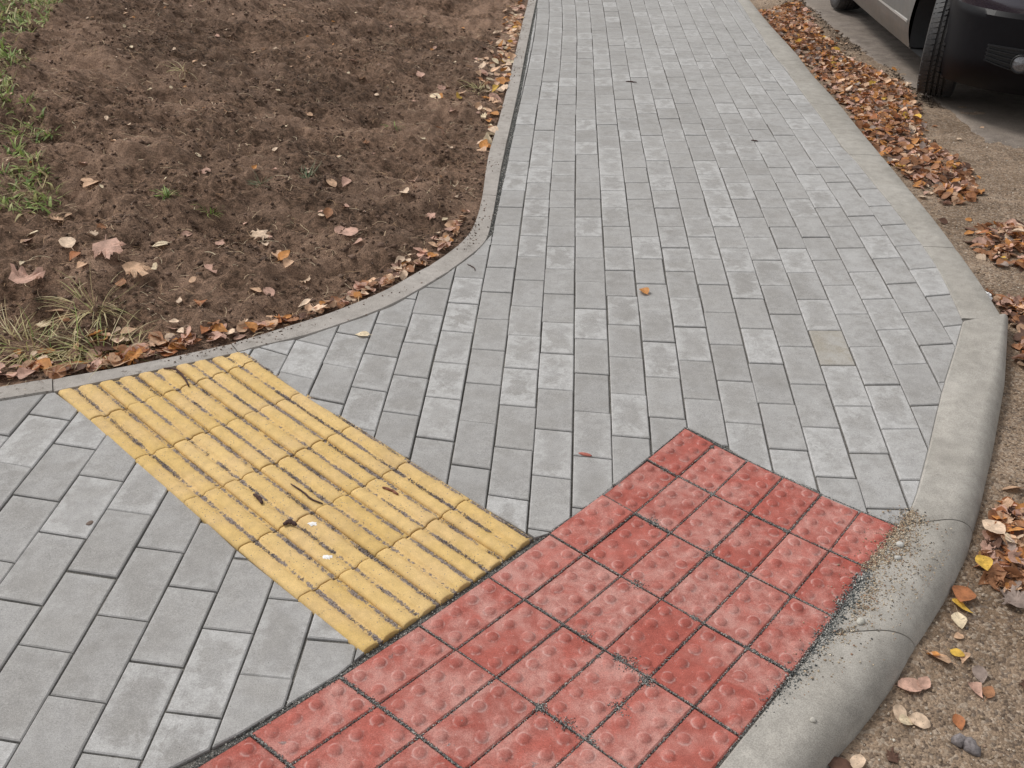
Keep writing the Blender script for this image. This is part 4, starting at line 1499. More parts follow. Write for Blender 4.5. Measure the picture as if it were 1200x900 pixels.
def put_leaf(x, y, z, size, kind, colname, label, group, rz=None, tilt=0.28, lift=0.0):
    o = link('fallen_leaf', leaf_mesh(kind, int(RNG.integers(5)), colname), None, None, label, 'leaf', group)
    if PENDING[0]:
        NOTES.append((o, x / (y + .6), *PENDING[0]))
        PENDING[0] = None
    o.location = (x, y, z + lift)
    o.rotation_euler = (RNG.normal(0, tilt), RNG.normal(0, tilt), RNG.uniform(0, 6.28) if rz is None else rz)
    o.scale = (size * RNG.uniform(.85, 1.1), size, size)
    return o


def leaf_mass(name, P, zf, size, colnames, weights, kinds, kw, tilt, lift):
    """many leaves in one mesh"""
    n = len(P)
    VV, FF, CC = [], [], []
    o = 0
    for i in range(n):
        kd = kinds[RNG.choice(len(kinds), p=kw)]
        V, Fs = SHAPES[kd][int(RNG.integers(5))]
        s = size * RNG.uniform(0.6, 1.25)
        a, tx, ty = RNG.uniform(0, 6.28), RNG.normal(0, tilt), RNG.normal(0, tilt)
        R = np.array(Matrix.Rotation(a, 3, 'Z') @ Matrix.Rotation(tx, 3, 'X') @ Matrix.Rotation(ty, 3, 'Y'))
        W = (V * s) @ R.T
        W[:, 0] += P[i, 0]
        W[:, 1] += P[i, 1]
        W[:, 2] += zf[i] + lift[i] - min(0, W[:, 2].min()) * 0.6
        c = np.array(LC[colnames[RNG.choice(len(colnames), p=weights)]]) * RNG.uniform(0.75, 1.2)
        VV.append(W)
        CC.append(np.tile(c, (len(V), 1)) * RNG.uniform(0.85, 1.12, (len(V), 1)))
        FF += [tuple(q + o for q in f) for f in Fs]
        o += len(V)
    me = mesh_py(name, np.concatenate(VV), FF, col=np.clip(np.concatenate(CC), 0, 1), smooth=True)
    return link(name, me, M_LEAF, kind='stuff')


KN = ['ovate', 'birch', 'round', 'maple']
DRIFT_C = ['brown', 'orange', 'tan', 'pink', 'dark', 'pale', 'yellow', 'grey', 'rust']
DRIFT_W = [.27, .12, .14, .17, .11, .05, .015, .045, .08]
GROUP_D = 'leaves drifted along the right kerb'
budget = 292
# drifts: the nearest leaves are things, the rest is litter
cand = []
for nm, dens, lay in (('drift_near', 5200, 3), ('drift_low', 2400, 2), ('drift_bull', 3600, 3), ('drift_cor', 2300, 2), ('drift_mid', 2100, 2), ('drift_far', 1700, 2)):
    poly = DATA[nm]
    A = abs(area(poly))
    P = in_poly(poly, int(A * dens))
    k = pdist(P[:, 0], P[:, 1], ROAD_LINE) > 0.025
    # thin out towards the rim
    pl = np.array(poly + [poly[0]])
    dr = np.abs(pdist(P[:, 0], P[:, 1], pl.tolist()))
    k &= (dr > 0.05 * RNG.uniform(0, 1, len(P))) & (vnoise(P[:, 0], P[:, 1], 7, 81) + 1.2 * dr > -0.30)
    P = P[k]
    dr = dr[k]
    for p, d in zip(P, dr):
        cand.append((p[0], p[1], nm, min(d, 0.12)))
# stray leaves between the drifts
P = np.stack([RNG.uniform(0.6, 2.5, 1100), RNG.uniform(0.9, 9.0, 1100)], 1)
k = (pdist(P[:, 0], P[:, 1], ROAD_LINE) > 0.03) & (pdist(P[:, 0], P[:, 1], ROAD_LINE) < RNG.exponential(0.26, 1100))
for p in P[k]:
    cand.append((p[0], p[1], 'stray', 0.0))
cand.sort(key=lambda c: c[0] ** 2 + c[1] ** 2)
near, far = cand[:124], cand[124:]
WHERE = {'drift_near': ('leaf in the drift at the rounded kerb end', 'drift against the rounded kerb end'), 'drift_low': ('leaf in the small heap against the kerb', 'small heap against the rounded kerb'),
         'drift_bull': ('leaf in the drift beside the kerb corner', 'drift beside the kerb corner'), 'drift_cor': ('leaf in the drift behind the kerb corner', 'drift behind the kerb corner'),
         'drift_mid': ('leaf in the long drift toward the car', 'long drift between kerb and car'), 'drift_far': ('leaf in the far drift between kerb and car', 'far drift between kerb and car'),
         'stray': ('leaf lying alone on the sandy roadside', 'stray leaves on the sandy roadside')}
CWORD = {'brown': 'curled brown', 'orange': 'orange brown', 'tan': 'dry tan', 'pink': 'pinkish tan', 'dark': 'dark rotting', 'pale': 'pale beige', 'yellow': 'yellowed', 'grey': 'greyish', 'rust': 'rust red', 'cream': 'cream coloured'}
for (x, y, nm, d) in near:
    cn = DRIFT_C[RNG.choice(len(DRIFT_C), p=DRIFT_W)]
    kd = KN[RNG.choice(4, p=[.34, .26, .22, .18])]
    z = float(road_z(np.array([x]), np.array([y]))[0])
    lab, grp = WHERE[nm]
    leaf_note(cn, kd, lab, grp)
    put_leaf(x, y, z, RNG.uniform(0.034, 0.064) if nm != 'stray' else RNG.uniform(0.022, 0.05), kd, cn, None, None, tilt=0.30 if nm != 'stray' else 0.15,
             lift=0.002 + d * RNG.uniform(0, 0.16) if nm != 'stray' else 0.002)
Pf = np.array([[c[0], c[1]] for c in far])
df = np.array([c[3] for c in far])
leaf_mass('leaf_litter', Pf, road_z(Pf[:, 0], Pf[:, 1]), 0.046, DRIFT_C, DRIFT_W, KN, [.36, .26, .22, .16], 0.33, 0.002 + df * RNG.uniform(0, 0.16, len(df)))
# under-layer of broken dark leaf in the drifts
# leaves placed one by one on the road side
RL = [('tan', 'birch', .068, 'curled tan leaf with a dark hollow, on gravel below the kerb corner'), ('yellow', 'round', .036, 'small bright yellow leaf fragment lying on the gravel'),
      ('pink', 'ovate', .05, 'pinkish curled leaf touching the rounded kerb at its lower part'), ('pink', 'round', .065, 'broad pink leaf on the gravel beside the rounded kerb'),
      ('orange', 'ovate', .035, 'small orange sliver of leaf above the curled tan one'), ('rust', 'ovate', .08, 'rust red leaf leaning on the kerb in the small heap'),
      ('yellow', 'birch', .06, 'ochre pointed leaf in front of the small heap by the kerb'), ('cream', 'ovate', .055, 'cream leaf below the ochre pointed leaf'),
      ('cream', 'birch', .048, 'left one of two pale cream leaves on the near gravel'), ('pale', 'round', .05, 'right one of two pale cream leaves on the near gravel'),
      ('pink', 'birch', .05, 'flat pinkish leaf alone on the gravel at the right'), ('tan', 'birch', .045, 'pale tan leaf on gravel with a dark stalk'),
      ('rust', 'ovate', .04, 'small rust fragment on the gravel'), ('brown', 'ovate', .045, 'brown leaf at the right border of the gravel'),
      ('pale', 'round', .045, 'pale round leaf at the bottom beside the kerb foot'), ('dark', 'round', .06, 'dark leaf at the bottom beside the kerb foot'),
      ('yellow', 'ovate', .06, 'bright yellow narrow leaf on the drift at the kerb end'), ('grey', 'ovate', .06, 'greyish long leaf under the drift by the kerb end'),
      ('pale', 'ovate', .085, 'large pale leaf on top of the drift by the kerb end'), ('cream', 'birch', .06, 'cream leaf on top of the drift by the kerb end'),
      ('grey', 'ovate', .05, 'small greyish leaf on the open gravel'), ('grey', 'maple', .09, 'large grey brown lobed leaf at the lower side of the drift')]
for (x, y), (cn, kd, s, lab) in zip(DATA['road_leaves'], RL):
    z = float(road_z(np.array([x]), np.array([y]))[0])
    put_leaf(x, y, z, s * .82, kd, cn, lab, 'single leaves on the near gravel', tilt=0.16, lift=0.006 + (0.02 if 'top of' in lab or 'bright yellow narrow' in lab else 0))
# leaves on the soil, placed one by one
SLF = [('pink', 'maple', .125, 'largest leaf on the soil, pinkish brown and lobed, at the far left'), ('pink', 'maple', .13, 'pale pink oak shaped lobed leaf on the soil at the left'),
       ('tan', 'maple', .095, 'tan crinkled lobed leaf right of the pale oak shaped one'), ('pale', 'maple', .10, 'pale lobed leaf alone in the middle of the soil'),
       ('tan', 'ovate', .10, 'long tan rolled leaf beside the green verge'), ('tan', 'round', .05, 'ochre end piece beside the long rolled leaf'),
       ('pale', 'round', .07, 'pale squarish leaf left of the oak shaped one'), ('rust', 'birch', .05, 'rust leaf under the pale squarish one')]
for i, (x, y) in enumerate(DATA['soil_leaves']):
    z = float(soil_z(np.array([x]), np.array([y]))[0])
    if i < len(SLF):
        cn, kd, s, lab = SLF[i]
        put_leaf(x, y, z, s, kd, cn, lab, 'single leaves on the dark soil', tilt=0.12, lift=0.030 if i == 0 else 0.014)
    else:
        cn = ['pink', 'pale', 'tan', 'orange', 'cream', 'brown', 'rust'][RNG.choice(7, p=[.28, .2, .22, .07, .08, .1, .05])]
        kd = KN[RNG.choice(4, p=[.3, .26, .26, .18])]
        zn = 'on the soil above the curved edging' if y < 2.75 else 'on the lower middle of the soil' if y < 3.25 else 'on the upper soil'
        leaf_note(cn, kd, 'leaf ' + zn, 'leaves ' + zn)
        put_leaf(x, y, z, RNG.uniform(.036, .060) if y < 3.2 else RNG.uniform(.04, .065), kd, cn, None, None, tilt=0.22, lift=0.007)
# leaves caught along the edging on the soil side
P = in_poly(DATA['edgeleaf'], 900)
w = pdist(P[:, 0], P[:, 1], EO_EXT)
k = (w > 0.008) & (w < 0.02 + RNG.exponential(0.075, len(P)))
P = P[k]
P = P[np.argsort(np.hypot(P[:, 0], P[:, 1]))]
sel = np.zeros(len(P), bool)
sel[RNG.permutation(min(len(P), 150))[:78]] = True
P = np.concatenate([P[sel], P[~sel]])
for x, y in P[:78]:
    cn = ['pink', 'rust', 'tan', 'orange', 'brown', 'pale', 'dark'][RNG.choice(7, p=[.27, .14, .2, .14, .14, .06, .05])]
    z = float(soil_z(np.array([x]), np.array([y]))[0])
    kd = KN[RNG.choice(4, p=[.32, .26, .24, .18])]
    zn = 'by the edging left of the yellow strip' if x < -1.24 else 'by the edging behind the yellow strip' if x < -.8 else 'along the edging curve'
    leaf_note(cn, kd, 'leaf ' + zn, 'leaves ' + zn)
    put_leaf(x, y, z, RNG.uniform(.034, .074), kd, cn, None, None, tilt=0.24, lift=0.008)
if len(P) > 78:
    leaf_mass('leaf_litter', P[78:], soil_z(P[78:, 0], P[78:, 1]), 0.042, ['tan', 'pale', 'pink', 'brown', 'orange', 'dark'], [.26, .16, .28, .14, .08, .08], KN, [.36, .26, .22, .16], 0.3, np.full(len(P) - 78, 0.006))
P = in_poly(DATA['edgeleaf2'], 420)
w = pdist(P[:, 0], P[:, 1], EO_EXT)
k = (w > 0.01) & (w < 0.03 + RNG.exponential(0.14, len(P)))
P = P[k]
leaf_mass('leaf_litter', P, soil_z(P[:, 0], P[:, 1]), 0.058, ['tan', 'pale', 'orange', 'pink', 'brown', 'cream', 'yellow'], [.26, .2, .15, .16, .1, .08, .05], KN, [.36, .28, .24, .12], 0.3, np.full(len(P), 0.006))
# tiny pale scraps over the soil
P = np.stack([RNG.uniform(-2.4, 0.05, 300), 2.1 + RNG.uniform(0, 1, 300) ** 1.2 * 6.0], 1)
P = P[pdist(P[:, 0], P[:, 1], EO_EXT) > 0.03]
leaf_mass('leaf_scraps', P, soil_z(P[:, 0], P[:, 1]), 0.027, ['tan', 'pale', 'cream', 'pink', 'orange'], [.28, .25, .2, .17, .1], ['ovate', 'birch', 'round'], [.4, .3, .3], 0.3, np.full(len(P), 0.004))

# every loose leaf is told from the others by colour, shape, place, then its order from the left
SHAPE_W = {'ovate': 'oval', 'birch': 'pointed', 'round': 'round', 'maple': 'lobed'}
ORD = ['leftmost', 'second', 'third', 'fourth', 'fifth', 'sixth', 'seventh', 'eighth', 'ninth', 'tenth', 'eleventh', 'twelfth', 'thirteenth', 'fourteenth', 'fifteenth', 'sixteenth', 'seventeenth', 'eighteenth', 'nineteenth', 'twentieth']
sets = {}
for nt in NOTES:
    sets.setdefault((CWORD[nt[2]], SHAPE_W[nt[3]], nt[4], nt[5]), []).append(nt)
for (cw, sw, lab, grp), L in sets.items():
    L.sort(key=lambda q: q[1])
    for i, nt in enumerate(L):
        if len(L) == 1:
            nt[0]['label'] = cw + ' ' + sw + ' ' + lab
        elif i == 0:
            nt[0]['label'] = 'leftmost ' + cw + ' ' + sw + ' ' + lab
        else:
            nt[0]['label'] = ORD[min(i, 19)] + ' ' + cw + ' ' + sw + ' leaf from left, ' + lab[5:]
        nt[0]['group'] = grp if grp.startswith('leaves') or grp.startswith('stray') else 'leaves in the ' + grp

# bits on the paving
(cx1, cy1), (cx2, cy2), (cx3, cy3), (cx4, cy4) = DATA['chips']
put_leaf(cx1, cy1, float(base(cx1, cy1)) + .002, 0.042, 'round', 'orange', 'small orange brown leaf alone on the grey pavers', None, tilt=0.05)
put_leaf(cx2, cy2, float(base(cx2, cy2)) + .002, 0.045, 'ovate', 'cream', 'pale leaf lying across a paver joint near the edging', None, rz=1.5, tilt=0.05)


def pebble(name, x, y, z, r, c, label, cat, sq=0.7, seed=1):
    bm = bmesh.new()
    bmesh.ops.create_icosphere(bm, subdivisions=2, radius=1.0)
    rg = np.random.default_rng(seed)
    d = rg.normal(0, 1, (4, 3))
    for v in bm.verts:
        s = 1 + 0.10 * sum(math.sin(2.2 * v.co.dot(Vector(q))) for q in d) / 2
        v.co = Vector((v.co.x * r[0] * s, v.co.y * r[1] * s, v.co.z * r[2] * s))
    me = bpy.data.meshes.new(name)
    bm.to_mesh(me)
    bm.free()
    for p in me.polygons:
        p.use_smooth = True
    a = me.color_attributes.new('col', 'FLOAT_COLOR', 'POINT')
    a.data.foreach_set('color', np.tile(np.array([*c, 1], np.float32), len(me.vertices)))
    o = link(name, me, M_GRIT, None, label, cat)
    o.location = (x, y, z + r[2] * 0.7)
    o.rotation_euler = (0, 0, seed * 1.3)
    return o


PB = DATA['pebbles']
pebble('pebble', PB[0][0], PB[0][1], float(base(0, PB[0][1])), (.010, .008, .006), (.45, .43, .38), 'pale pebble on the rounded kerb below the sand', 'pebble', seed=3)
pebble('pebble', PB[1][0], PB[1][1], float(base(0, PB[1][1])), (.009, .008, .007), (.5, .49, .46), 'white pebble in the sand at the corner of the red tiles', 'pebble', seed=4)
pebble('pebble', PB[2][0], PB[2][1], float(base(0, PB[2][1])), (.008, .006, .005), (.46, .45, .42), 'grey pebble beside the white one in the sand', 'pebble', seed=5)
pebble('pebble', PB[3][0], PB[3][1], float(base(0, PB[3][1])), (.006, .006, .004), (.4, .38, .34), 'tiny pebble on the kerb near the bottom red tiles', 'pebble', seed=6)
pebble('brick_chip', cx3, cy3, float(base(0, cy3)) - .002, (.018, .006, .003), (.38, .13, .10), 'flat red chip lying on a grey paver above the red tiles', 'chip', seed=7)
for q, (ox, oy, rr) in enumerate(((0, 0, .006),)):
    pebble('mud_crumb', cx4 + ox, cy4 + oy, float(base(0, cy4)) - .001, (.009, .007, .0022), (.16, .12, .10), 'brown crumb of mud on a grey paver at the left', 'mud', seed=8)
# crumpled white tissue
tx, ty = DATA['tissue'][0]
bm = bmesh.new()
bmesh.ops.create_icosphere(bm, subdivisions=4, radius=1.0)
for v in bm.verts:
    p = v.co * 2.3
    s = 1 + 0.55 * (vnoise(np.array([p.x + 3 * p.z]), np.array([p.y - 2 * p.z]), 1.1, 91)[0]) + 0.45 * abs(vnoise(np.array([p.x * 2 - p.z]), np.array([p.y * 2 + p.z]), 1.6, 92)[0])
    v.co = Vector((v.co.x * s * .036, v.co.y * s * .022, max(v.co.z, -.3) * s * .018))
me = bpy.data.meshes.new('tissue')
bm.to_mesh(me)
bm.free()
M_TISSUE = mat_simple('white_tissue', (0.80, 0.80, 0.80), 0.9)
o = link('tissue', me, M_TISSUE, None, 'crumpled white tissue on the leaves beside the kerb corner', 'tissue')
o.location = (tx, ty, float(road_z(np.array([tx]), np.array([ty]))[0]) + 0.022)


def tube(name, pts, radii, mat, label, cat, zf, seg=6, col=None, group=None):
    P = [Vector((p[0], p[1], float(zf(np.array([p[0]]), np.array([p[1]]))[0]) + r * .9 + (p[2] if len(p) > 2 else 0))) for p, r in zip(pts, radii)]
    V, Fs = [], []
    for i, p in enumerate(P):
        d = (P[min(i + 1, len(P) - 1)] - P[max(i - 1, 0)]).normalized()
        s = d.cross(Vector((0, 0, 1))).normalized()
        u = s.cross(d)
        for k in range(seg):
            a = 2 * math.pi * k / seg
            rr = radii[i] * (1 + 0.18 * random.uniform(-1, 1))
            V.append(p + s * math.cos(a) * rr + u * math.sin(a) * rr)
    for i in range(len(P) - 1):
        for k in range(seg):
            j = (k + 1) % seg
            Fs.append((i * seg + k, i * seg + j, (i + 1) * seg + j, (i + 1) * seg + k))
    Fs.append(tuple(range(seg))[::-1])
    Fs.append(tuple((len(P) - 1) * seg + k for k in range(seg)))
    c = col or (0.09, 0.045, 0.035)
    me = mesh_py(name, V, Fs, col=np.tile(np.array(c), (len(V), 1)), smooth=True)
    return link(name, me, mat, None, label, cat, group)


def dens(pts, n=9):
    L, _ = resample(pts, n)
    return [(float(p[0] + random.gauss(0, .0008)), float(p[1] + random.gauss(0, .0008)), random.uniform(0, .002)) for p in L]


zy = lambda X, Y: base(X, Y) + 0.0065
zp = lambda X, Y: base(X, Y)
TW = DATA['twigs']
TS = [('bent dark twig at the far end of the yellow strip', .0028, zy), ('thin dark twig lying along a rib of the yellow strip', .0022, zy), ('brown crumpled plant scrap in the middle of the yellow strip', .0050, zy),
      ('short brown scrap in a groove of the yellow strip', .0045, zy), ('reddish brown scrap on the right part of the yellow strip', .0030, zy), ('small dark twig by the right part of the far pavers', .0028, zp),
      ('dark twig in the middle of the far pavers', .0032, zp), ('small dark twig on the farthest pavers', .0030, zp), ('thin curved stalk on a paver beside the curved edging', .0016, zp)]
for pts, (lab, r, zf) in zip(TW, TS):
    q = dens(pts)
    n = len(q)
    tube('twig', q, [r * (0.55 + 0.6 * math.sin(math.pi * (i + .7) / (n + .6))) for i in range(n)], M_CLOD, lab, 'twig', zf, col=(0.20, 0.09, 0.06) if 'reddish' in lab else (0.075, 0.045, 0.04))
bk = DATA['bark']
tube('bark_piece', dens([bk[0], [(bk[0][0] + bk[1][0]) / 2, (bk[0][1] + bk[1][1]) / 2 + .01], bk[1]], 9), [.006, .012, .015, .012, .013, .014, .012, .010, .005], M_CLOD,
     'grey weathered piece of bark on the near gravel at the bottom right', 'bark', lambda X, Y: road_z(X, Y) - 0.006, seg=8, col=(0.19, 0.17, 0.17))


def splat(name, x, y, z, r, c, label, cat, seed):
    rg = random.Random(seed)
    n = 18
    rad = [r * rg.uniform(0.55, 1.15) for _ in range(n)]
    Vs = [(0, 0, .0012)] + [(rad[i] * .6 * math.cos(6.283 * i / n), rad[i] * .5 * math.sin(6.283 * i / n), .0010) for i in range(n)] + \
         [(rad[i] * math.cos(6.283 * i / n), .75 * rad[i] * math.sin(6.283 * i / n), -.0004) for i in range(n)]
    Fs = []
    for i in range(n):
        j = (i + 1) % n
        Fs += [(0, 1 + i, 1 + j), (1 + i, 1 + n + i, 1 + n + j, 1 + j)]
    me = mesh_py(name, Vs, Fs, col=np.tile(np.array(c), (len(Vs), 1)), smooth=True)
    o = link(name, me, M_GRIT, None, label, cat)
    o.location = (x, y, z)
    return o


for i, (x, y) in enumerate(DATA['drops']):
    splat('white_spot', x, y, float(base(x, y)) + 0.0060, .012 if i else .011, (.80, .79, .78), ('upper' if i == 0 else 'lower') + ' white spot of bird dropping on the yellow strip', 'bird dropping', 11 + i)

# ------------------------------------------------------------------ parked car
M_BODY = mat_simple('dark_car_paint', (0.030, 0.024, 0.036), 0.22, 0.35, 0.5, 0.8)
M_SIDE = mat_simple('side_paint_with_reflection', (0.13, 0.125, 0.118), 0.42, 0.35, 0.5, 0.2, 0.15, 20, 0.45)  # paler than the body: bright ground mirrored in dark paint, put into the colour
M_BUMP = mat_simple('black_bumper', (0.005, 0.0045, 0.006), 0.45, 0.0, 0.13, 0.03, 0.15, 30)
M_BLACK = mat_simple('black_plastic', (0.016, 0.016, 0.017), 0.6, 0.0, 0.4, 0.0, 0.2)
M_RUB = mat_simple('tyre_rubber', (0.026, 0.026, 0.028), 0.55, 0.0, 0.5, 0.0, 0.9, 170, 0.18)
M_GLASS = mat_simple('dark_window_glass', (0.01, 0.012, 0.013), 0.05, 0.0, 0.8)
M_LENS = mat_simple('lamp_lens', (0.15, 0.15, 0.16), 0.10, 0.3, 0.8, 0.0, 0.5, 160)
M_SLAT = mat_simple('satin_black_slat', (0.012, 0.012, 0.013), 0.38, 0.0, 0.35)
M_HEAD = mat_simple('headlamp_glass', (0.16, 0.14, 0.19), 0.10, 0.3, 0.8)
M_CHROME = mat_simple('bright_trim', (0.62, 0.60, 0.57), 0.30, 0.7, 0.5)
M_RED_L = mat_simple('red_lens', (0.35, 0.02, 0.02), 0.15)

WX, WY = DATA['wheels'][0]
FDIR = Vector((-0.0765, -0.997, 0)).normalized()
RDIR = Vector((FDIR.y, -FDIR.x, 0))
TRACK = 0.735
AXF, AXR = 1.33, -1.35
car = link('parked_car', None, None, label='dark car parked on the asphalt right of the path, front wheel turned to the kerb', cat='car')
ctr = Vector((WX, WY, 0)) - RDIR * TRACK - FDIR * AXF
zf_, zr_ = float(roadbase(0, WY)) - 0.043, float(roadbase(0, WY + 2.67)) - 0.043
slope = math.atan2(zf_ - zr_, AXF - AXR)
car.location = (ctr.x, ctr.y, zf_ - math.tan(slope) * AXF)
car.rotation_euler = (Matrix.Rotation(math.atan2(-FDIR.x, FDIR.y), 3, 'Z') @ Matrix.Rotation(slope, 3, 'X')).to_euler()

ZB, ZL = 0.185, 0.592                                    # lower rim of the body, top edge of the bumper


def belt(y):
    return float(np.interp(y, [-2.1, -1.9, -1.0, 0.0, 0.9, 1.4, 1.85, 2.2], [0.93, 1.0, 1.0, 0.98, 0.95, 0.90, 0.82, 0.70]))


HALF = []
for a in np.linspace(math.pi / 2, 0, 34):                       # rounded nose
    HALF.append((0.33 * 0 + 0.86 * math.cos(a) ** 0.75 if a < math.pi / 2 - 1e-6 else 0.0, 1.66 + 0.54 * math.sin(a) ** 0.85))
for y in np.arange(1.64, -1.78, -0.024):
    HALF.append((0.86 + 0.012 * math.cos(y * 1.1), float(y)))
for a in np.linspace(0, -math.pi / 2, 22):
    HALF.append((0.86 * math.cos(a) ** 0.6 if a > -math.pi / 2 + 1e-6 else 0.0, -1.79 + 0.32 * math.sin(a)))
NH = len(HALF)
NLV = 30


def shell(x0, y0, s, out=0.0):
    zt = belt(y0)
    z = ZB + s / 0.6 * (ZL - ZB) if s <= 0.6 else ZL + (s - 0.6) / 0.4 * (zt - ZL)
    ks = 0.035 * max(0, (0.36 - z) / 0.17) ** 2 + 0.055 * max(0, (z - 0.62) / 0.4) ** 2
    x = x0 * (1 - ks)
    y = y0
    if y0 > 1.5:
        w = min(1, (y0 - 1.5) / 0.4)
        y = y0 - w * (0.11 * max(0, (0.36 - z) / 0.17) ** 2 + 0.24 * max(0, (z - 0.60) / 0.28) ** 2)
        if z < ZL - 0.004:
            y += 0.018 * w
            x *= 1 + 0.012 * w
    if y0 < -1.6:
        y = y0 + 0.05 * max(0, (0.36 - z) / 0.17) ** 2
    return Vector((x, y, z))


RA = 0.362
WZ = 0.318


def arch_snap(p):
    for ya in (AXF, AXR):
        dx, dz = p.y - ya, p.z - WZ
        r = math.hypot(dx, dz)
        if abs(r - RA) < 0.016 and abs(p.x) > 0.5 and p.z > ZB + .01:
            p.y, p.z = ya + dx / r * RA, WZ + dz / r * RA
    return p


V, idx = [], {}
for side in (1, -1):
    for i, (x0, y0) in enumerate(HALF):
        for l in range(NLV + 1):
            p = arch_snap(shell(x0, y0, l / NLV))
            p.x *= side
            idx[(side, i, l)] = len(V)
            V.append(p)
parts = {'body': [], 'bumper': [], 'side1': [], 'side-1': []}
for side in (1, -1):
    for i in range(NH - 1):
        for l in range(NLV):
            q = [idx[(side, i, l)], idx[(side, i + 1, l)], idx[(side, i + 1, l + 1)], idx[(side, i, l + 1)]]
            c = sum((V[k] for k in q), Vector()) / 4
            if any(math.hypot(c.y - ya, c.z - WZ) < RA for ya in (AXF, AXR)) and abs(c.x) > 0.5:
                continue
            if side == -1:
                q = q[::-1]
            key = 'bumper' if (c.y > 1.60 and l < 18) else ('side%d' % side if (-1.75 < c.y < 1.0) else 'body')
            parts[key].append(tuple(q))
# bonnet and belt cap, underside
for i in range(NH - 1):
    y = HALF[i][1]
    a, b = idx[(1, i, NLV)], idx[(1, i + 1, NLV)]
    c, d = idx[(-1, i + 1, NLV)], idx[(-1, i, NLV)]
    prev = None
    rows = []
    for (p, q) in ((a, d), (b, c)):
        r = [p]
        for t in (0.25, 0.5, 0.75):
            pt = V[p].lerp(V[q], t)
            pt.z += 0.035 * math.sin(math.pi * t)
            r.append(len(V))
            V.append(pt)
        r.append(q)
        rows.append(r)
    for k in range(4):
        parts['body'].append((rows[0][k], rows[0][k + 1], rows[1][k + 1], rows[1][k]))
under = []
for i in range(NH - 1):
    under.append((idx[(1, i, 0)], idx[(-1, i, 0)], idx[(-1, i + 1, 0)], idx[(1, i + 1, 0)]))


def sub_mesh(name, faces):
    used = sorted({k for f in faces for k in f})
    mp = {k: i for i, k in enumerate(used)}
    me = mesh_py(name, [V[k] for k in used], [tuple(mp[k] for k in f) for f in faces], smooth=True)
    bm = bmesh.new()
    bm.from_mesh(me)
    bmesh.ops.remove_doubles(bm, verts=bm.verts[:], dist=0.0008)
    bmesh.ops.recalc_face_normals(bm, faces=bm.faces[:])
    bm.to_mesh(me)
    bm.free()
    for p in me.polygons:
        p.use_smooth = True
    try:
        me.set_sharp_from_angle(angle=math.radians(38))
    except Exception:
        pass
    return me


bmp = None
link('car_body', sub_mesh('car_body', parts['body']), M_BODY, car)
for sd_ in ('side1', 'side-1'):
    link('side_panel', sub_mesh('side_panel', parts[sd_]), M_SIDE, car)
bmp = link('front_bumper', sub_mesh('front_bumper', parts['bumper']), M_BUMP, car)
link('underbody', sub_mesh('underbody', under), M_BLACK, car)


def box(name, c, s, mat, parent, rot=(0, 0, 0), bev=0.004, label=None):
    bm = bmesh.new()
    bmesh.ops.create_cube(bm, size=1.0)
    for v in bm.verts:
        v.co = Vector((v.co.x * s[0], v.co.y * s[1], v.co.z * s[2]))
    if bev:
        bmesh.ops.bevel(bm, geom=bm.edges[:], offset=min(bev, min(s) * .3), segments=2, affect='EDGES')
    me = bpy.data.meshes.new(name)
    bm.to_mesh(me)
    bm.free()
    o = link(name, me, mat, parent, label)
    o.location = c
    o.rotation_euler = rot
    return o


def lathe_x(name, prof, mat, parent, n=48, closed=False, smooth=True):
    """profile of (x across, radius) turned about the X axis"""
    VV, FF = [], []
    mm = len(prof)
    for i in range(n):
        a = 2 * math.pi * i / n
        for x, r in prof:
            VV.append((x, r * math.cos(a), r * math.sin(a)))
    for i in range(n):
        j = (i + 1) % n
        for c in range(mm - 1):
            FF.append((i * mm + c, i * mm + c + 1, j * mm + c + 1, j * mm + c))
    me = mesh_py(name, VV, FF, smooth=smooth)
    bm = bmesh.new()
    bm.from_mesh(me)
    bmesh.ops.recalc_face_normals(bm, faces=bm.faces[:])
    bm.to_mesh(me)
    bm.free()
    for p in me.polygons:
        p.use_smooth = smooth
    return me


TR = 0.316
tw = 0.102
prof = [(-0.075, 0.200), (-0.094, 0.225), (-tw, 0.258), (-0.098, 0.288), (-0.088, 0.302), (-0.078, 0.3065)]
for g in (-0.042, -0.014, 0.014, 0.042):
    prof += [(g - 0.0055, 0.3085), (g - 0.0045, 0.300), (g + 0.0045, 0.300), (g + 0.0055, 0.3085)]
prof += [(0.078, 0.3065), (0.088, 0.302), (0.098, 0.288), (tw, 0.258), (0.094, 0.225), (0.075, 0.200)]
tyre_me = lathe_x('tyre', prof, M_RUB, None, 72)
tyre_me.materials.append(M_RUB)
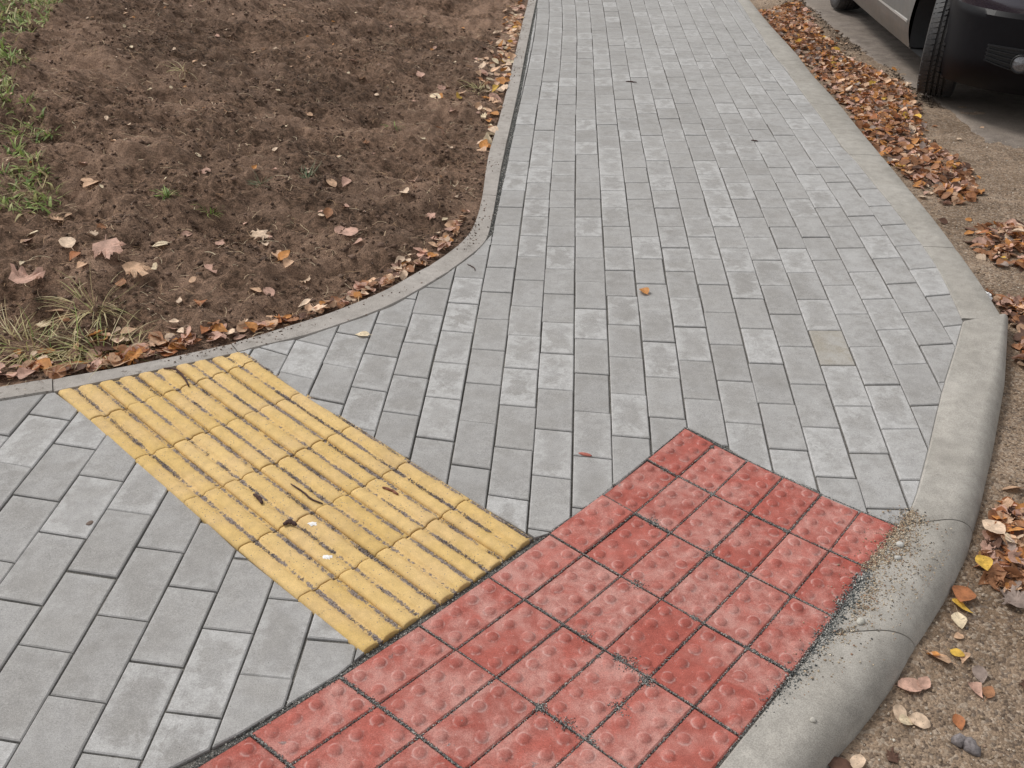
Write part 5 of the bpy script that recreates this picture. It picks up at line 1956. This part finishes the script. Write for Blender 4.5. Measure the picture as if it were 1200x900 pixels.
# tread blocks
TV, TF = [], []
rt = random.Random(5)
for rib, (x0, x1, ra) in enumerate(((-0.094, -0.049, 0.3095), (-0.036, -0.020, 0.3155), (-0.008, 0.008, 0.316), (0.020, 0.036, 0.3155), (0.049, 0.094, 0.3095))):
    nb = 66
    for k in range(nb):
        a0 = 2 * math.pi * (k + 0.5 * (rib % 2) + rt.uniform(-.1, .1)) / nb
        da = 2 * math.pi / nb * rt.uniform(0.74, 0.9)
        sh = 0.035 * (1 if rib < 2 else -1 if rib > 2 else 0.6)
        o = len(TV)
        for (x, edge) in ((x0, 0), (x1, 1)):
            out = (rib == 0 and edge == 0) or (rib == 4 and edge == 1)
            rr = 0.303 if out else (0.3135 if rib in (0, 4) else ra)
            for aa, r2 in ((a0, rr), (a0 + da, rr), (a0 + da, 0.298), (a0, 0.298)):
                q = aa + sh * edge
                TV.append((x, r2 * math.cos(q), r2 * math.sin(q)))
        TF += [(o, o + 1, o + 5, o + 4), (o + 1, o + 2, o + 6, o + 5), (o + 3, o, o + 4, o + 7), (o, o + 3, o + 2, o + 1), (o + 4, o + 5, o + 6, o + 7)]
tread_me = mesh_py('tread', TV, TF)
bm = bmesh.new()
bm.from_mesh(tread_me)
bmesh.ops.recalc_face_normals(bm, faces=bm.faces[:])
bm.to_mesh(tread_me)
bm.free()
tread_me.materials.append(M_RUB)
rim_me = lathe_x('rim', [(-0.075, 0.203), (0.085, 0.203), (0.09, 0.196), (0.078, 0.185), (0.05, 0.175), (0.045, 0.06), (0.062, 0.05), (0.066, 0.0)], None, None, 40)
M_RIM = mat_simple('silver_wheel_cover', (0.38, 0.38, 0.39), 0.35, 0.6)
rim_me.materials.append(M_RIM)
steer = math.radians(-21)
for (sx, ya, st) in ((1, AXF, steer), (-1, AXF, steer), (1, AXR, 0), (-1, AXR, 0)):
    w = link('wheel', rim_me, None, car)
    w.location = (sx * TRACK, ya, 0.313)
    w.rotation_euler = (random.uniform(0, 1), 0, st if sx > 0 else math.pi + st)
    w.rotation_mode = 'XYZ'
    a = link('tyre', tyre_me, None, w)
    b = link('tread', tread_me, None, w)
# wheel housings
for sx in (1, -1):
    for ya in (AXF, AXR):
        VV, FF = [], []
        nn = 26
        for i in range(nn + 1):
            a = -0.35 + (math.pi + 0.7) * i / nn
            for x in (0.40, 0.842):
                VV.append((sx * x, ya + (RA + 0.004) * math.cos(a), WZ + (RA + 0.004) * math.sin(a)))
        for i in range(nn):
            FF.append((2 * i, 2 * i + 1, 2 * i + 3, 2 * i + 2))
        c = len(VV)
        VV.append((sx * 0.40, ya, WZ))
        for i in range(nn):
            FF.append((2 * i, 2 * i + 2, c))
        link('wheel_housing', mesh_py('wheel_housing', VV, FF, smooth=True), M_BLACK, car)
# cabin with glass
CB = {'base': [(0.80, 0.92, .93), (0.82, 0.2, .97), (0.82, -1.2, 0.99), (0.70, -1.95, 0.99)], 'roof': [(0.60, 0.10, 1.40), (0.63, -0.25, 1.47), (0.63, -1.25, 1.46), (0.56, -1.72, 1.38)]}
VV, FF = [], []
for side in (1, -1):
    for k in ('base', 'roof'):
        for p in CB[k]:
            VV.append((p[0] * side, p[1], p[2]))
for i in range(3):
    FF += [(i, i + 1, 5 + i, 4 + i), (8 + i, 12 + i, 13 + i, 9 + i), (4 + i, 5 + i, 13 + i, 12 + i)]
FF += [(0, 4, 12, 8), (3, 11, 15, 7)]
bm = bmesh.new()
me = mesh_py('roof', VV, FF)
bm.from_mesh(me)
bmesh.ops.recalc_face_normals(bm, faces=bm.faces[:])
bmesh.ops.bevel(bm, geom=bm.edges[:], offset=0.03, segments=3, affect='EDGES')
bm.to_mesh(me)
bm.free()
link('roof', me, M_BODY, car)


def pane(name, quad, inset, push):
    q = [Vector(p) for p in quad]
    c = sum(q, Vector()) / 4
    nrm = (q[1] - q[0]).cross(q[3] - q[0]).normalized()
    if nrm.dot(c - Vector((0, c.y * .8, 1.0))) < 0:
        nrm = -nrm
    a = [p + (c - p).normalized() * inset + nrm * push for p in q]
    b = [p - nrm * 0.012 for p in a]
    me = mesh_py(name, a + b, [(0, 1, 2, 3), (4, 7, 6, 5)] + [(i, i + 4, (i + 1) % 4 + 4, (i + 1) % 4) for i in range(4)])
    bm = bmesh.new()
    bm.from_mesh(me)
    bmesh.ops.recalc_face_normals(bm, faces=bm.faces[:])
    bm.to_mesh(me)
    bm.free()
    return link(name, me, M_GLASS, car)


bs, rf = CB['base'], CB['roof']
pane('windscreen', [(bs[0][0], *bs[0][1:]), (-bs[0][0], *bs[0][1:]), (-rf[0][0], *rf[0][1:]), (rf[0][0], *rf[0][1:])], 0.07, 0.006)
pane('rear_window', [(bs[3][0], *bs[3][1:]), (-bs[3][0], *bs[3][1:]), (-rf[3][0], *rf[3][1:]), (rf[3][0], *rf[3][1:])], 0.09, 0.006)
for s in (1, -1):
    for i in range(3):
        pane('side_window', [(s * bs[i][0], *bs[i][1:]), (s * bs[i + 1][0], *bs[i + 1][1:]), (s * rf[i + 1][0], *rf[i + 1][1:]), (s * rf[i][0], *rf[i][1:])], 0.075, 0.006)
    m_ = box('wing_mirror', (s * 0.94, 0.72, 1.0), (0.18, 0.10, 0.13), M_BODY, car, bev=0.03)
    box('side_moulding', (s * 0.866, -0.02, 0.335), (0.014, 1.90, 0.020), M_CHROME, car, (0, 0, 0), 0.004)
    for yy in (0.05, -0.95):
        box('door_handle', (s * 0.872, yy, 0.80), (0.03, 0.16, 0.025), M_BODY, car, bev=0.008)
        box('door_gap', (s * 0.8605, yy + 0.62 if yy > 0 else yy + 0.5, 0.62), (0.012, 0.008, 0.62), M_BLACK, car, bev=0)


def on_shell(x, z):
    """point of the nose surface at lateral x, height z, with its outward direction"""
    pts = []
    for (x0, y0) in HALF[:40]:
        s = 0.6 * (z - ZB) / (ZL - ZB) if z <= ZL else 0.6 + 0.4 * (z - ZL) / (belt(y0) - ZL)
        pts.append(shell(x0, y0, s))
    for p, q in zip(pts[:-1], pts[1:]):
        if min(p.x, q.x) <= x <= max(p.x, q.x):
            t = (x - p.x) / ((q.x - p.x) or 1e-9)
            d = (q - p).normalized()
            return p.lerp(q, t), Vector((-d.y, d.x, 0)) if Vector((-d.y, d.x, 0)).y > 0 else Vector((d.y, -d.x, 0))
    return pts[0], Vector((0, 1, 0))


FOGX, FOGZ = 0.610, 0.365
for s in (1, -1):
    # recessed lower side grille with slats, a round fog lamp in it
    strip = []
    GX0, GX1, GZ0, GZ1 = 0.40, 0.752, 0.300, 0.435
    VV, FF = [], []
    ncol, nrow = 14, 6
    for a in range(ncol + 1):
        x = GX0 + (GX1 - GX0) * a / ncol
        for b in range(nrow + 1):
            lo = GZ0 + 0.055 * (a / ncol) ** 2
            z = lo + (GZ1 - lo) * b / nrow
            p, nrm = on_shell(x, z)
            q = p + nrm * 0.004
            VV.append((q.x * s, q.y, q.z))
    for a in range(ncol):
        for b in range(nrow):
            k = a * (nrow + 1) + b
            FF.append((k, k + 1, k + nrow + 2, k + nrow + 1))
    gr = link('lower_grille', mesh_py('lower_grille', VV, FF, smooth=True), M_BLACK, car)
    for b in range(5):
        VV, FF = [], []
        for a in range(ncol + 1):
            x = GX0 + (GX1 - GX0) * a / ncol
            lo = GZ0 + 0.055 * (a / ncol) ** 2
            z = lo + (GZ1 - lo) * (b + .1) / 4.4
            p, nrm = on_shell(x, z)
            for (o_, dz) in ((0.004, -0.004), (0.016, -0.002), (0.016, 0.003), (0.004, 0.005)):
                q = p + nrm * o_
                VV.append((q.x * s, q.y, q.z + dz))
        for a in range(ncol):
            for c in range(3):
                FF.append((a * 4 + c, a * 4 + c + 1, a * 4 + 5 + c, a * 4 + 4 + c))
        link('grille_slat', mesh_py('grille_slat', VV, FF), M_SLAT, gr)
    p, nrm = on_shell(FOGX, FOGZ)
    fl = link('fog_lamp', lathe_x('fog_lamp', [(-0.03, 0.048), (0.014, 0.047), (0.018, 0.043), (0.012, 0.038)], None, None, 28), M_SLAT, car)
    fl.location = ((p.x + nrm.x * 0.012) * s, p.y + nrm.y * 0.012, p.z)
    ang = math.atan2(nrm.y, nrm.x * s)
    fl.rotation_euler = (0, 0, ang)
    link('lamp_lens', lathe_x('lamp_lens', [(0.012, 0.0385), (0.017, 0.03), (0.021, 0.017), (0.0225, 0.0001)], None, None, 24), M_LENS, fl)
    # headlamp: a panel lying on the shell
    VV, FF = [], []
    for a in range(13):
        x = 0.36 + 0.38 * a / 12
        for b in range(6):
            z = 0.650 + 0.035 * (a / 12) + (0.075) * b / 5
            p, nrm = on_shell(x, z)
            q = p + nrm * 0.016 + Vector((0, 0, 0.045))
            VV.append((q.x * s, q.y, q.z))
    for a in range(12):
        for b in range(5):
            k = a * 6 + b
            FF.append((k, k + 1, k + 7, k + 6))
    link('headlight', mesh_py('headlight', VV, FF, smooth=True), M_HEAD, car)
    box('tail_light', (s * 0.66, -2.06, 0.80), (0.22, 0.06, 0.16), M_RED_L, car, (0, 0, -s * 0.45), 0.02)
VV, FF = [], []
for a in range(13):
    x = -0.34 + 0.68 * a / 12
    for b in range(4):
        p, nrm = on_shell(abs(x), 0.63 + 0.03 * b)
        q = p + nrm * 0.006
        VV.append((x, q.y, q.z))
for a in range(12):
    for b in range(3):
        k = a * 4 + b
        FF.append((k, k + 1, k + 5, k + 4))
link('radiator_grille', mesh_py('radiator_grille', VV, FF, smooth=True), M_BLACK, car)
